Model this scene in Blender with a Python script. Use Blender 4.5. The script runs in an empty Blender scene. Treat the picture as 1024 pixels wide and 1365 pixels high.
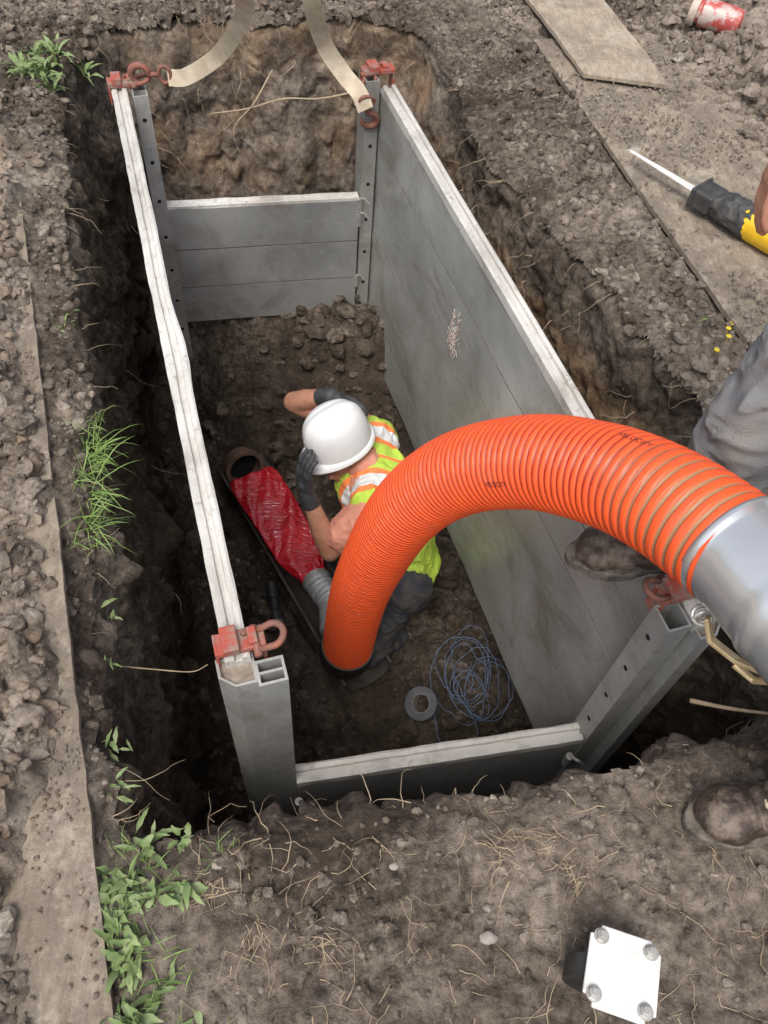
import bpy, bmesh, math, random
import numpy as np
from mathutils import Vector, Matrix, Quaternion
random.seed(5)
rng = np.random.default_rng(11)
scene = bpy.context.scene
COL = scene.collection

# ------------------------------------------------------------------ noise
def hsh(ix, iy, iz, s=0):
    h = (ix.astype(np.int64)*374761393 + iy.astype(np.int64)*668265263 + iz.astype(np.int64)*1274126177 + s*362437) & 0xffffffff
    h = ((h ^ (h >> 13))*1274126177) & 0xffffffff
    h = h ^ (h >> 16)
    h = (h*668265263) & 0xffffffff
    h = h ^ (h >> 13)
    return (h & 0xffffff)/16777216.0
def vn(x, y, z, s=0):
    x = np.asarray(x, float); y = np.asarray(y, float) + 0*x; z = np.asarray(z, float) + 0*x
    ix = np.floor(x); iy = np.floor(y); iz = np.floor(z)
    fx = x-ix; fy = y-iy; fz = z-iz
    fx = fx*fx*(3-2*fx); fy = fy*fy*(3-2*fy); fz = fz*fz*(3-2*fz)
    r = 0
    for a in (0, 1):
        for b in (0, 1):
            for c in (0, 1):
                w = (fx if a else 1-fx)*(fy if b else 1-fy)*(fz if c else 1-fz)
                r = r + w*hsh(ix+a, iy+b, iz+c, s)
    return r
def fbm(x, y, z=0, o=4, s=0):
    t = 0; a = .5; n = 0
    for i in range(o):
        t = t + a*vn(np.asarray(x)*2**i+i*7.3, np.asarray(y)*2**i+i*3.1, np.asarray(z)*2**i, s+i); n += a; a *= .55
    return t/n
def clods(x, y, sc, seed, prob=.7):
    wx = x + sc*.75*(fbm(x/sc*1.7, y/sc*1.7, 3.3, 2, seed+5)-.5)
    wy = y + sc*.75*(fbm(x/sc*1.7, y/sc*1.7, 9.1, 2, seed+6)-.5)
    u = wx/sc; v = wy/sc
    iu = np.floor(u); iv = np.floor(v); H = np.zeros_like(u)
    for a in (-1, 0, 1):
        for b in (-1, 0, 1):
            cu = iu+a; cv = iv+b; zz = np.zeros_like(cu)
            px = cu+hsh(cu, cv, zz, seed); py = cv+hsh(cu, cv, zz, seed+1)
            r = .22+.42*hsh(cu, cv, zz, seed+2); on = hsh(cu, cv, zz, seed+3) < prob
            th = 6.28*hsh(cu, cv, zz, seed+4); dx = u-px; dy = v-py
            tilt = .45*(dx*np.cos(th)+dy*np.sin(th))
            d2 = dx**2+dy**2
            h = np.minimum(np.sqrt(np.maximum(0, r*r-d2))*1.25, r*.62+tilt)
            H = np.maximum(H, np.where(on, h, 0))
    return H*sc
def sst(a, b, x):
    t = np.clip((x-a)/(b-a), 0, 1); return t*t*(3-2*t)

# ------------------------------------------------------------------ materials
def rgba(c): return (c[0], c[1], c[2], 1)
def new_mat(name):
    m = bpy.data.materials.new(name); m.use_nodes = True
    nt = m.node_tree; nt.nodes.clear()
    out = nt.nodes.new('ShaderNodeOutputMaterial'); b = nt.nodes.new('ShaderNodeBsdfPrincipled')
    nt.links.new(b.outputs[0], out.inputs[0]); return m, nt, b
def tex_noise(nt, scale, detail=6, rough=.6, vec=None, dist=0):
    n = nt.nodes.new('ShaderNodeTexNoise'); n.inputs['Scale'].default_value = scale
    n.inputs['Detail'].default_value = detail; n.inputs['Roughness'].default_value = rough
    n.inputs['Distortion'].default_value = dist
    if vec is not None: nt.links.new(vec, n.inputs['Vector'])
    return n.outputs['Fac']
def ramp(nt, fac, stops, interp='LINEAR'):
    r = nt.nodes.new('ShaderNodeValToRGB'); r.color_ramp.interpolation = interp
    e = r.color_ramp.elements
    while len(e) > 1: e.remove(e[-1])
    e[0].position = stops[0][0]; e[0].color = rgba(stops[0][1])
    for p, c in stops[1:]:
        k = e.new(p); k.color = rgba(c)
    nt.links.new(fac, r.inputs[0]); return r.outputs[0]
def g(v): return (v, v, v)
def mix(nt, fac, a, b, mode='MIX'):
    m = nt.nodes.new('ShaderNodeMix'); m.data_type = 'RGBA'; m.blend_type = mode
    if isinstance(fac, float): m.inputs[0].default_value = fac
    else: nt.links.new(fac, m.inputs[0])
    for sk, v in ((m.inputs[6], a), (m.inputs[7], b)):
        if isinstance(v, tuple): sk.default_value = rgba(v)
        else: nt.links.new(v, sk)
    return m.outputs[2]
def math_(nt, op, a, b):
    m = nt.nodes.new('ShaderNodeMath'); m.operation = op
    for i, v in ((0, a), (1, b)):
        if isinstance(v, (int, float)): m.inputs[i].default_value = v
        else: nt.links.new(v, m.inputs[i])
    return m.outputs[0]
def coords(nt, scale=(1, 1, 1), rot=(0, 0, 0)):
    tc = nt.nodes.new('ShaderNodeTexCoord'); mp = nt.nodes.new('ShaderNodeMapping')
    mp.inputs['Scale'].default_value = scale; mp.inputs['Rotation'].default_value = rot
    nt.links.new(tc.outputs['Object'], mp.inputs[0]); return mp.outputs[0]
def bump(nt, b, h, strength, dist):
    n = nt.nodes.new('ShaderNodeBump'); n.inputs['Strength'].default_value = strength; n.inputs['Distance'].default_value = dist
    nt.links.new(h, n.inputs['Height']); nt.links.new(n.outputs[0], b.inputs['Normal'])
def simple(name, c1, c2=None, scale=12, rough=.6, metal=0, bs=0, bscale=60, lo=.35, hi=.65, spec=.5, dist=.004):
    m, nt, b = new_mat(name); v = coords(nt)
    if c2 is None: c2 = tuple(x*.75 for x in c1)
    f = tex_noise(nt, scale, 8, .65, v)
    nt.links.new(ramp(nt, f, [(lo, c1), (hi, c2)]), b.inputs['Base Color'])
    b.inputs['Roughness'].default_value = rough; b.inputs['Metallic'].default_value = metal
    b.inputs['Specular IOR Level'].default_value = spec
    if bs: bump(nt, b, tex_noise(nt, bscale, 6, .7, v), bs, dist)
    return m
def attr(nt, name):
    a = nt.nodes.new('ShaderNodeAttribute'); a.attribute_name = name; return a.outputs['Fac']

def soil_mat(name):
    m, nt, b = new_mat(name); v = coords(nt)
    dry = attr(nt, 'dry'); clay = attr(nt, 'clay')
    n1 = tex_noise(nt, 6, 10, .7, v); n2 = tex_noise(nt, 42, 8, .74, v); n3 = tex_noise(nt, 2.6, 7, .68, v)
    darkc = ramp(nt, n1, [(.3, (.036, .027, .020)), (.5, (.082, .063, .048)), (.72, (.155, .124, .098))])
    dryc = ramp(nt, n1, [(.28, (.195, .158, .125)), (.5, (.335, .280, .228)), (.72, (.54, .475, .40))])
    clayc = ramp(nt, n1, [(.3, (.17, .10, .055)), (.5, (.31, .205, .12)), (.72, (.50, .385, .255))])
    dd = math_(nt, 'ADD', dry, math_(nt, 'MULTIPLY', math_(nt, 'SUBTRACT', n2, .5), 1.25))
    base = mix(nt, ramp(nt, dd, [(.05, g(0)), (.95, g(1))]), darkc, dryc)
    cc = math_(nt, 'ADD', clay, math_(nt, 'MULTIPLY', math_(nt, 'SUBTRACT', n3, .5), 2.2))
    cm = mix(nt, math_(nt, 'MULTIPLY', ramp(nt, cc, [(.4, g(0)), (.85, g(1))]), .75), base, clayc)
    sp = ramp(nt, n2, [(.32, g(.55)), (.5, g(1)), (.7, g(1.28))])
    nt.links.new(mix(nt, 1.0, cm, sp, 'MULTIPLY'), b.inputs['Base Color'])
    b.inputs['Roughness'].default_value = .95; b.inputs['Specular IOR Level'].default_value = .2
    h = math_(nt, 'ADD', math_(nt, 'MULTIPLY', n2, 1.5), math_(nt, 'MULTIPLY', tex_noise(nt, 190, 4, .7, v), .4))
    bump(nt, b, h, .9, .011)
    return m
M_soil = soil_mat('soil')

def alu_mat(name, lo, mid, hi, rough=.45, metal=.3, dirt=.5, scr=.2, dcol=(.16, .135, .105), mud=0.0):
    m, nt, b = new_mat(name); v = coords(nt)
    n1 = tex_noise(nt, 1.8, 7, .58, v, .4); n2 = tex_noise(nt, 24, 10, .75, v, .8)
    st = tex_noise(nt, 4, 8, .7, coords(nt, (6, .7, 14), (0, 0, .3)))
    base = ramp(nt, n1, [(.34, lo), (.5, mid), (.66, hi)])
    c = mix(nt, math_(nt, 'MULTIPLY', ramp(nt, n2, [(.54, g(0)), (.70, g(1))]), dirt), base, dcol)
    c = mix(nt, math_(nt, 'MULTIPLY', ramp(nt, st, [(.56, g(0)), (.72, g(1))]), .3), c, tuple(min(.85, x*1.3) for x in hi))
    if mud:
        n5 = tex_noise(nt, 3.2, 8, .68, coords(nt, (1.2, .6, 1), (0, 0, .3)), 1.2)
        c = mix(nt, math_(nt, 'MULTIPLY', ramp(nt, n5, [(.51, g(0)), (.66, g(1))]), mud), c, (.20, .17, .13))
    if scr:
        for rt in ((.5, .4, .2), (1.1, .2, 1.3)):
            n6 = tex_noise(nt, 9, 2, .5, coords(nt, (1, 14, 30), rt), .3)
            mk = math_(nt, 'MULTIPLY', ramp(nt, n6, [(.68, g(0)), (.71, g(1))]), scr)
            c = mix(nt, mk, c, tuple(min(.85, x*1.15) for x in hi))
    nt.links.new(c, b.inputs['Base Color'])
    nt.links.new(ramp(nt, n2, [(.3, g(rough-.08)), (.7, g(min(1, rough+.22)))]), b.inputs['Roughness'])
    b.inputs['Metallic'].default_value = metal
    bump(nt, b, math_(nt, 'ADD', n2, n1), .18, .003)
    return m
M_alu = alu_mat('dull_aluminium', (.36, .37, .345), (.47, .48, .455), (.60, .61, .58), .36, .4, .35, .25, mud=.6)
M_end = alu_mat('dark_dirty_aluminium', (.27, .28, .27), (.37, .38, .37), (.47, .48, .47), .4, .35, .35, .2, mud=.5)
M_seam = simple('dark_seam', (.17, .165, .15), (.11, .10, .09), 40, .8)
M_rail = alu_mat('worn_bright_aluminium', (.48, .46, .42), (.62, .60, .555), (.74, .73, .69), .5, .1, .8, 0, (.25, .21, .165), mud=.5)
M_post = alu_mat('post_aluminium', (.29, .29, .275), (.39, .39, .37), (.52, .515, .49), mud=.5)
M_black = simple('hole_shade_black', (.01, .01, .01), rough=.9)  # flat black painted in for the shade inside openings
M_dirt = simple('packed_dirt', (.36, .30, .24), (.2, .165, .13), 40, .95, 0, .8, 70)
M_red = simple('chipped_red_paint', (.38, .075, .05), (.27, .19, .155), 28, .7, .0, .5, 80, lo=.44, hi=.60)
M_rust = simple('rusty_orange_steel', (.30, .10, .065), (.17, .10, .08), 35, .65, .1, .5, 90)
M_web = simple('dirty_webbing', (.74, .64, .49), (.52, .43, .31), 16, .9, 0, .5, 300)
M_galv = simple('galvanised_duct', (.80, .81, .82), (.70, .71, .72), 3, .24, .75, .12, 8, dist=.01)
M_steel = simple('bolt_steel', (.55, .55, .53), (.38, .36, .33), 60, .4, .5)

def wood_mat(name, k=1.0, dirt=.9):
    m, nt, b = new_mat(name)
    v = coords(nt, (5, 1, 1), (0, 0, -.28)); vv = coords(nt)
    gr = tex_noise(nt, 14, 8, .7, v, .5); n = tex_noise(nt, 4.5, 9, .74, vv, .4); n2 = tex_noise(nt, 50, 8, .75, vv)
    c = ramp(nt, gr, [(.3, (.22*k, .175*k, .13*k)), (.6, (.36*k, .30*k, .23*k)), (.8, (.46*k, .395*k, .31*k))])
    c = mix(nt, math_(nt, 'MULTIPLY', ramp(nt, tex_noise(nt, 9, 9, .75, vv, .6), [(.50, g(0)), (.62, g(1))]), .7), c, (.48, .43, .35))
    d = ramp(nt, math_(nt, 'ADD', math_(nt, 'MULTIPLY', n, .65), math_(nt, 'MULTIPLY', n2, .35)), [(.46, g(0)), (.54, g(dirt))])
    c = mix(nt, d, c, ramp(nt, n2, [(.35, (.11, .09, .07)), (.6, (.25, .21, .17))]))
    nt.links.new(c, b.inputs['Base Color']); b.inputs['Roughness'].default_value = .9; b.inputs['Specular IOR Level'].default_value = .2
    bump(nt, b, math_(nt, 'ADD', gr, math_(nt, 'MULTIPLY', n2, 1.5)), .8, .006); return m
M_wood = wood_mat('dirty_plywood')
M_wood2 = wood_mat('paler_plywood', 1.3, .6)

# ------------------------------------------------------------------ object helpers
def finish(o, parent=None, label=None, cat=None, kind=None, group=None):
    COL.objects.link(o)
    if parent is not None:
        o.parent = parent; o.matrix_parent_inverse = Matrix.Translation(parent.location).inverted()
    if label: o['label'] = label
    if cat: o['category'] = cat
    if kind: o['kind'] = kind
    if group: o['group'] = group
    return o
def empty(name, loc, label, cat, **k):
    o = bpy.data.objects.new(name, None); o.location = loc; o.empty_display_size = .1
    return finish(o, None, label, cat, **k)
def mesh(name, V, F, mats, parent=None, smooth=False, mi=None, origin=None, **k):
    me = bpy.data.meshes.new(name)
    V = np.asarray(V, float)
    if origin is not None: V = V-np.asarray(origin)
    me.from_pydata(V.tolist(), [], [tuple(f) for f in F]); 
    for m in (mats if isinstance(mats, (list, tuple)) else [mats]): me.materials.append(m)
    if mi is not None: me.polygons.foreach_set('material_index', np.asarray(mi, np.int32))
    if smooth: me.polygons.foreach_set('use_smooth', np.ones(len(me.polygons), bool))
    me.update()
    o = bpy.data.objects.new(name, me)
    if origin is not None: o.location = origin
    return finish(o, parent, **k)
def fix_normals(o):
    bm = bmesh.new(); bm.from_mesh(o.data); bmesh.ops.recalc_face_normals(bm, faces=bm.faces); bm.to_mesh(o.data); bm.free()
def bevel(o, w=.003, seg=2):
    md = o.modifiers.new('bevel', 'BEVEL'); md.width = w; md.segments = seg; md.limit_method = 'ANGLE'; return o
class MB:
    def __init__(s): s.V = []; s.F = []; s.M = []
    def add(s, V, F, m=0):
        n = len(s.V); s.V += [tuple(v) for v in V]; s.F += [tuple(i+n for i in f) for f in F]; s.M += [m]*len(F)
    def box(s, c, ex, ey, ez, dx, dy, dz, m=0):
        c = np.array(c, float); ex, ey, ez = [np.array(e, float)*d/2 for e, d in ((ex, dx), (ey, dy), (ez, dz))]
        V = [c+a*ex+b*ey+d*ez for a in (-1, 1) for b in (-1, 1) for d in (-1, 1)]
        s.add(V, [(0, 1, 3, 2), (4, 6, 7, 5), (0, 4, 5, 1), (2, 3, 7, 6), (0, 2, 6, 4), (1, 5, 7, 3)], m)
    def cyl(s, p0, p1, r0, r1=None, n=20, m=0, caps=True):
        V, F = tube([p0, p1], [r0, r1 if r1 is not None else r0], n, caps); s.add(V, F, m)
    def tube(s, P, R, n=10, m=0, caps=True):
        V, F = tube(P, R, n, caps); s.add(V, F, m)
    def obj(s, name, mats, **k):
        o = mesh(name, s.V, s.F, mats, mi=s.M, **k); fix_normals(o); return o
def frames(P):
    P = np.asarray(P, float); T = np.gradient(P, axis=0); T /= np.linalg.norm(T, axis=1)[:, None]+1e-12
    a = np.array([0, 0, 1.]) if abs(T[0][2]) < .9 else np.array([1., 0, 0])
    N = np.zeros_like(P); N[0] = np.cross(T[0], a); N[0] /= np.linalg.norm(N[0])
    for i in range(1, len(P)):
        n = N[i-1]-T[i]*np.dot(N[i-1], T[i]); N[i] = n/(np.linalg.norm(n)+1e-12)
    return T, N, np.cross(T, N)
def tube(P, R, n=10, caps=True):
    P = np.asarray(P, float); R = np.broadcast_to(np.asarray(R, float), (len(P),)); T, N, B = frames(P)
    a = np.linspace(0, 2*math.pi, n, endpoint=False)
    V = (P[:, None]+R[:, None, None]*(np.cos(a)[None, :, None]*N[:, None]+np.sin(a)[None, :, None]*B[:, None])).reshape(-1, 3)
    F = []
    for i in range(len(P)-1):
        for j in range(n):
            k = (j+1) % n; F.append((i*n+j, i*n+k, (i+1)*n+k, (i+1)*n+j))
    if caps: F.append(tuple(range(n))[::-1]); F.append(tuple((len(P)-1)*n+j for j in range(n)))
    return V, F
def lathe(c, ax, prof, n=40, closed=True):
    c = np.array(c, float); ax = unit(ax); a0 = unit(np.cross(ax, (.3, .9, .2))); a1 = np.cross(ax, a0); V = []
    for o, r in prof:
        for a in np.linspace(0, 2*math.pi, n, endpoint=False): V.append(c+ax*o+r*(a0*math.cos(a)+a1*math.sin(a)))
    m = len(prof); F = [(i*n+j, i*n+(j+1) % n, ((i+1) % m)*n+(j+1) % n, ((i+1) % m)*n+j) for i in range(m if closed else m-1) for j in range(n)]
    return V, F
def unit(v): v = np.array(v, float); return v/np.linalg.norm(v)
def spline(P, n=40):
    P = np.asarray(P, float); Q = np.vstack([2*P[0]-P[1], P, 2*P[-1]-P[-2]]); out = []
    for i in range(1, len(Q)-2):
        for t in np.linspace(0, 1, n, endpoint=False):
            a, b, c, d = Q[i-1], Q[i], Q[i+1], Q[i+2]
            out.append(.5*(2*b+(c-a)*t+(2*a-5*b+4*c-d)*t*t+(3*b-a-3*c+d)*t**3))
    out.append(P[-1]); return np.array(out)
def resample(P, step):
    P = np.asarray(P); d = np.r_[0, np.cumsum(np.linalg.norm(np.diff(P, axis=0), axis=1))]
    s = np.linspace(0, d[-1], max(2, int(d[-1]/step)))
    return np.stack([np.interp(s, d, P[:, i]) for i in range(P.shape[1])], 1), s

def ico(sub):
    bm = bmesh.new(); bmesh.ops.create_icosphere(bm, subdivisions=sub, radius=1)
    V = np.array([v.co[:] for v in bm.verts]); F = [tuple(v.index for v in f.verts) for f in bm.faces]; bm.free(); return V, F
ICO3 = ico(3); ICO2 = ico(2); ICO1 = ico(1)
def blobs(name, prims, voxel, mats, parent=None, smooth=4, attrf=None, wr=None, **k):
    b = MB()
    for p in prims:
        if p[0] == 'c':
            p0, p1, r0, r1 = np.array(p[1], float), np.array(p[2], float), p[3], p[4]
            ax = p1-p0; ax = ax/(np.linalg.norm(ax)+1e-9); V = ICO3[0]; t = (V@ax) > 0
            b.add(np.where(t[:, None], p1+V*r1, p0+V*r0), ICO3[1])
        else:
            V = ICO3[0]*np.array(p[2])
            if len(p) > 3:
                V = V@np.array(p[3]).T
            b.add(V+np.array(p[1]), ICO3[1])
    me = bpy.data.meshes.new('t'); me.from_pydata(b.V, [], b.F); o = bpy.data.objects.new('t', me); COL.objects.link(o)
    r = o.modifiers.new('r', 'REMESH'); r.mode = 'VOXEL'; r.voxel_size = voxel; r.use_smooth_shade = True
    if smooth:
        s = o.modifiers.new('s', 'SMOOTH'); s.iterations = smooth; s.factor = .5
    dg = bpy.context.evaluated_depsgraph_get()
    nm = bpy.data.meshes.new_from_object(o.evaluated_get(dg)); nm.name = name
    bpy.data.objects.remove(o)
    nm.materials.clear()
    for m in (mats if isinstance(mats, (list, tuple)) else [mats]): nm.materials.append(m)
    V = np.zeros(len(nm.vertices)*3); nm.vertices.foreach_get('co', V); V = V.reshape(-1, 3)
    if attrf:
        for an, fn in attrf.items():
            a = nm.attributes.new(an, 'FLOAT', 'POINT'); a.data.foreach_set('value', fn(V).astype(np.float32))
    if wr:
        Nn_ = np.zeros(len(nm.vertices)*3); nm.vertices.foreach_get('normal', Nn_); Nn_ = Nn_.reshape(-1, 3)
        amp, fx_, fy_, fz_ = wr; q = V*np.array([fx_, fy_, fz_]); q = q+.6*(fbm(V[:, 0]*9, V[:, 1]*9, V[:, 2]*9, 2)-.5)[:, None]*3
        rd_ = 1-np.abs(vn(q[:, 0], q[:, 1], q[:, 2], 5)*2-1); rd2 = 1-np.abs(vn(q[:, 0]*2.1+4, q[:, 1]*2.1, q[:, 2]*2.1, 6)*2-1)
        V = V+Nn_*(amp*(rd_**2+.45*rd2**2-.3))[:, None]; nm.vertices.foreach_set('co', V.ravel()); nm.update()
    return finish(bpy.data.objects.new(name, nm), parent, **k)
def rotm(fwd, up):
    f = np.array(fwd, float); f /= np.linalg.norm(f); u = np.array(up, float); u -= f*(u@f); u /= np.linalg.norm(u)
    return np.stack([f, np.cross(u, f), u], 1)

# ------------------------------------------------------------------ camera
n_ = Vector((-85, 768, 1080)).normalized()
cx = Vector((1, 0, 0)); Xw = (cx-n_*cx.dot(n_)).normalized(); Zw = -n_; Yw = Zw.cross(Xw)
def cw(v): return Vector((Xw.dot(v), Yw.dot(v), Zw.dot(v)))
R_ = cw(Vector((1, 0, 0))); U_ = cw(Vector((0, -1, 0))); B_ = cw(Vector((0, 0, -1)))
cam = bpy.data.cameras.new('camera'); co = bpy.data.objects.new('camera', cam); COL.objects.link(co)
co.matrix_world = Matrix(((R_.x, U_.x, B_.x, 0), (R_.y, U_.y, B_.y, 0), (R_.z, U_.z, B_.z, 1.58), (0, 0, 0, 1)))
cam.sensor_fit = 'VERTICAL'; cam.sensor_height = 36; cam.sensor_width = 27; cam.lens = 28.48
cam.clip_start = .02; cam.clip_end = 300; scene.camera = co

# ------------------------------------------------------------------ ground
LIP = np.array([(-1.08, 3.1), (-1.03, 2.8), (-.92, 2.35), (-.825, 1.985), (-.735, 1.68), (-.668, 1.40), (-.60, 1.16), (-.55, .956), (-.50, .78), (-.456, .609),
    (-.425, .47), (-.38, .385), (-.264, .385), (-.16, .41), (-.057, .405), (.05, .44), (.113, .43), (.25, .465), (.375, .463), (.5, .505), (.611, .533), (.74, .565),
    (.864, .60), (1.0, .66), (1.04, .8), (.94, .93), (.89, 1.02), (.93, 1.2), (1.0, 1.4), (1.02, 1.56), (.94, 1.784), (.86, 1.92), (.785, 2.10),
    (.71, 2.29), (.625, 2.48), (.51, 2.72), (.435, 2.98), (.37, 3.25), (.261, 3.58), (.12, 3.68), (-.2, 3.66), (-.56, 3.62), (-.85, 3.55), (-1.03, 3.38)])
L2 = spline(np.vstack([LIP, LIP[:1]]), 14)[:-1]
PL, SL = resample(np.vstack([L2, L2[:1]]), .0105); PL = PL[:-1]
nP = len(PL)
tg = np.roll(PL, -1, 0)-np.roll(PL, 1, 0); tg /= np.linalg.norm(tg, axis=1)[:, None]
area = np.sum(PL[:, 0]*np.roll(PL[:, 1], -1)-np.roll(PL[:, 0], -1)*PL[:, 1])
nin = np.stack([-tg[:, 1], tg[:, 0]], 1)*(1 if area > 0 else -1)
wob = .055*(fbm(PL[:, 0]*6, PL[:, 1]*6, 1.5, 4)-.5)*2
PL = PL+nin*wob[:, None]
PC = PL[::3]
def sdist(x, y):
    sh = x.shape; x = x.ravel(); y = y.ravel(); out = np.full(x.shape, 9.)
    near = (x > -2) & (x < 2) & (y > -.6) & (y < 4.8); xs = x[near]; ys = y[near]
    d = np.full(xs.shape, 9.); ins = np.zeros(xs.shape, bool)
    A = PC; B = np.roll(PC, -1, 0)
    for (ax, ay), (bx, by) in zip(A, B):
        ex, ey = bx-ax, by-ay; t = np.clip(((xs-ax)*ex+(ys-ay)*ey)/(ex*ex+ey*ey), 0, 1)
        d = np.minimum(d, (xs-ax-t*ex)**2+(ys-ay-t*ey)**2)
        c = ((ay > ys) != (by > ys))
        if ey != 0: ins ^= c & (xs < ex*(ys-ay)/ey+ax)
    d = np.sqrt(d); out[near] = np.where(ins, -d, d); return out.reshape(sh)
E0 = np.array([-.30, -.02]); E1 = np.array([-1.02, 2.22]); ed = (E1-E0)/np.linalg.norm(E1-E0); eq = np.array([-ed[1], ed[0]])
def lb(x, y): return (x-E0[0])*ed[0]+(y-E0[1])*ed[1], (x-E0[0])*eq[0]+(y-E0[1])*eq[1]
R0 = np.array([1.17, 1.72]); R1 = np.array([.72, 3.535]); rd = (R1-R0)/np.linalg.norm(R1-R0); rq = np.array([rd[1], -rd[0]])
def rb(x, y): return (x-R0[0])*rd[0]+(y-R0[1])*rd[1], (x-R0[0])*rq[0]+(y-R0[1])*rq[1]
def regions(x, y):
    la, lq = lb(x, y); ra, rqq = rb(x, y)
    nz = fbm(x*6, y*6, 7.7, 4)-.5
    left = sst(-.02, .06, lq)
    wid = .105*(1-sst(.40, .66, la))+.004
    bare = left*(1-sst(wid-.03, wid+.08, lq+nz*.16))*(la > -.3)*(1-sst(1.9, 2.3, la))
    bank = sst(.42, .7, x)*sst(1.3, 1.7, y)*(1-sst(0, .05, rqq))
    cl = np.maximum(left*.95, sst(.36, .6, rqq+nz*.3)*sst(-.1, .3, ra))
    cl = np.maximum(cl, .6*sst(2.2, 3, y)*(1-sst(0, .3, x))); cl = np.maximum(cl, (.25+.55*sst(.45, .65, fbm(x*5, y*5, 4.4, 3)))*bank)
    cl = np.maximum(cl, .5*sst(.10, .0, np.abs(lq+.08))*(y > .4))
    rbare = sst(-.03, .02, rqq)*(1-sst(.28, .62, rqq+nz*.4))*sst(-.02, .03, ra)*(1-sst(1.9, 2.05, ra))
    return left, bare, cl, rbare
def gz(x, y, sd=None):
    if sd is None: sd = sdist(x, y)
    left, bare, cl, rbare = regions(x, y)
    z = .08*(fbm(x*1.8, y*1.8, .3, 3)-.5)
    far = np.clip((np.hypot(x, y-2)-6)/20, 0, 1); z = z*(1+6*far)
    ra, rqq = rb(x, y)
    z += .045*left + sst(.5, 1.1, rqq)*.12*sst(0, .5, ra)
    z += -.05*(1-sst(0, .3, sd))*sst(.3, .5, x)*sst(1, 1.4, y)
    heap = sst(.45, .8, rqq)*sst(.2, .6, ra)
    z += (.8*cl+.6*heap)*clods(x, y, .10, 21, .5)+(.5+.8*cl)*clods(x, y, .05, 31, .6)*fbm(x*5, y*5, 3., 2)*1.7
    z += (.5+.5*cl)*clods(x, y, .024, 41, .75)
    z += .045*(fbm(x*9, y*9, 2, 3)-.5)+.022*(fbm(x*26, y*26, 2, 4)-.5)*2*(.6+.4*cl)+.008*(fbm(x*70, y*70, 5, 2)-.5)
    z = z*(1-bare)+(-.010+.2*(z-.04))*bare
    z = z*(1-rbare)+(-.015+.15*z)*rbare
    z -= .04*np.exp(-np.maximum(sd, 0)/.045)
    z = np.where(sd < 0, z+sd*1.5, z)
    return z
def axis(lo, hi, st, far=60):
    c = list(np.arange(lo, hi, st)); s = st; a = [c[0]]; 
    while a[-1] > lo-far: s *= 1.35; a.append(a[-1]-s)
    s = st; b = [c[-1]]
    while b[-1] < hi+far: s *= 1.35; b.append(b[-1]+s)
    return np.array(a[:0:-1]+c+b[1:])
gx = axis(-1.75, 2.15, .008); gy = axis(-.05, 4.5, .008)
X, Y = np.meshgrid(gx, gy, indexing='ij'); SD = sdist(X, Y); Z = gz(X, Y, SD)
left, bare, cl, rbare = regions(X, Y)
nx, ny = X.shape
keepv = SD > -.002
def grid_faces(nx, ny, keep=None, off=0):
    i, j = np.meshgrid(np.arange(nx-1), np.arange(ny-1), indexing='ij'); a = i*ny+j
    F = np.stack([a, a+ny, a+ny+1, a+1], -1).reshape(-1, 4)
    if keep is not None:
        k = keep.ravel(); F = F[k[F].all(1)]
    return F+off
V1 = np.stack([X, Y, Z], -1).reshape(-1, 3); F1 = grid_faces(nx, ny, keepv)
ra_, rq_ = rb(X, Y)
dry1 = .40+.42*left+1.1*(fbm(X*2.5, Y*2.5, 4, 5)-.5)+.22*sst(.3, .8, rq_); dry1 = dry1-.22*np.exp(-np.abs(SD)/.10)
clay1 = .08+.28*left+.1*sst(.3, .9, rq_)
nd = 178; dep = np.linspace(0, 1, nd)*1.95
ss = np.arange(nP)*.0105; S_, D_ = np.meshgrid(ss, dep, indexing='ij')
per = nP*.0105
ca = np.cos(S_/per*2*math.pi)*per/6.283; sa = np.sin(S_/per*2*math.pi)*per/6.283
px = PL[:, 0][:, None]+0*D_; py = PL[:, 1][:, None]+0*D_
farw = sst(3.3, 3.5, py); rightw = sst(.2, .4, px)*sst(1.0, 1.3, py)*(1-farw); leftw = (px < -.4)*(1-farw)
slope = .22*farw+.10*rightw+.05*leftw
prof = -.045+slope*D_/1.75+.050*np.sqrt(np.clip(D_/.04, 0, 1))-.03*rightw*np.clip(D_/.1, 0, 1)
big = (.24-.08*rightw-.04*farw)*(fbm(ca*3.0, sa*3.0, D_*2.8, 4, 3)-.5)
prof += big*np.clip(D_/.15, 0, 1)
kk = 1-.50*rightw-.45*farw
prof += kk*(.6*clods(S_, D_*.8, .15, 61, .5)*np.clip(D_/.1, 0, 1)*.8+.7*clods(S_, D_, .055, 71, .5)*.8)+(.4+.6*kk)*.6*clods(S_, D_, .022, 81, .6)
prof += .055*(fbm(ca*12, sa*12, D_*9, 4, 9)-.5)+.03*(np.abs(vn(ca*13, sa*13, D_*4, 31)*2-1)-.5)*(rightw+farw)
ZT = gz(PL[:, 0]-nin[:, 0]*.03, PL[:, 1]-nin[:, 1]*.03)
WX = px+nin[:, 0][:, None]*prof; WY = py+nin[:, 1][:, None]*prof; WZ = (ZT-.016)[:, None]-D_+.03*(fbm(ca*9, sa*9, D_*9, 3, 19)-.5)
V2 = np.stack([WX, WY, WZ], -1)
V2 = np.concatenate([V2, V2[:1]], 0); dry2 = (.16+.06*rightw+.22*farw-.20*sst(.1, .9, D_)*(1-.8*farw)+.8*(fbm(ca*3, sa*3, D_*3, 4)-.5)-.02*leftw)
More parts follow.
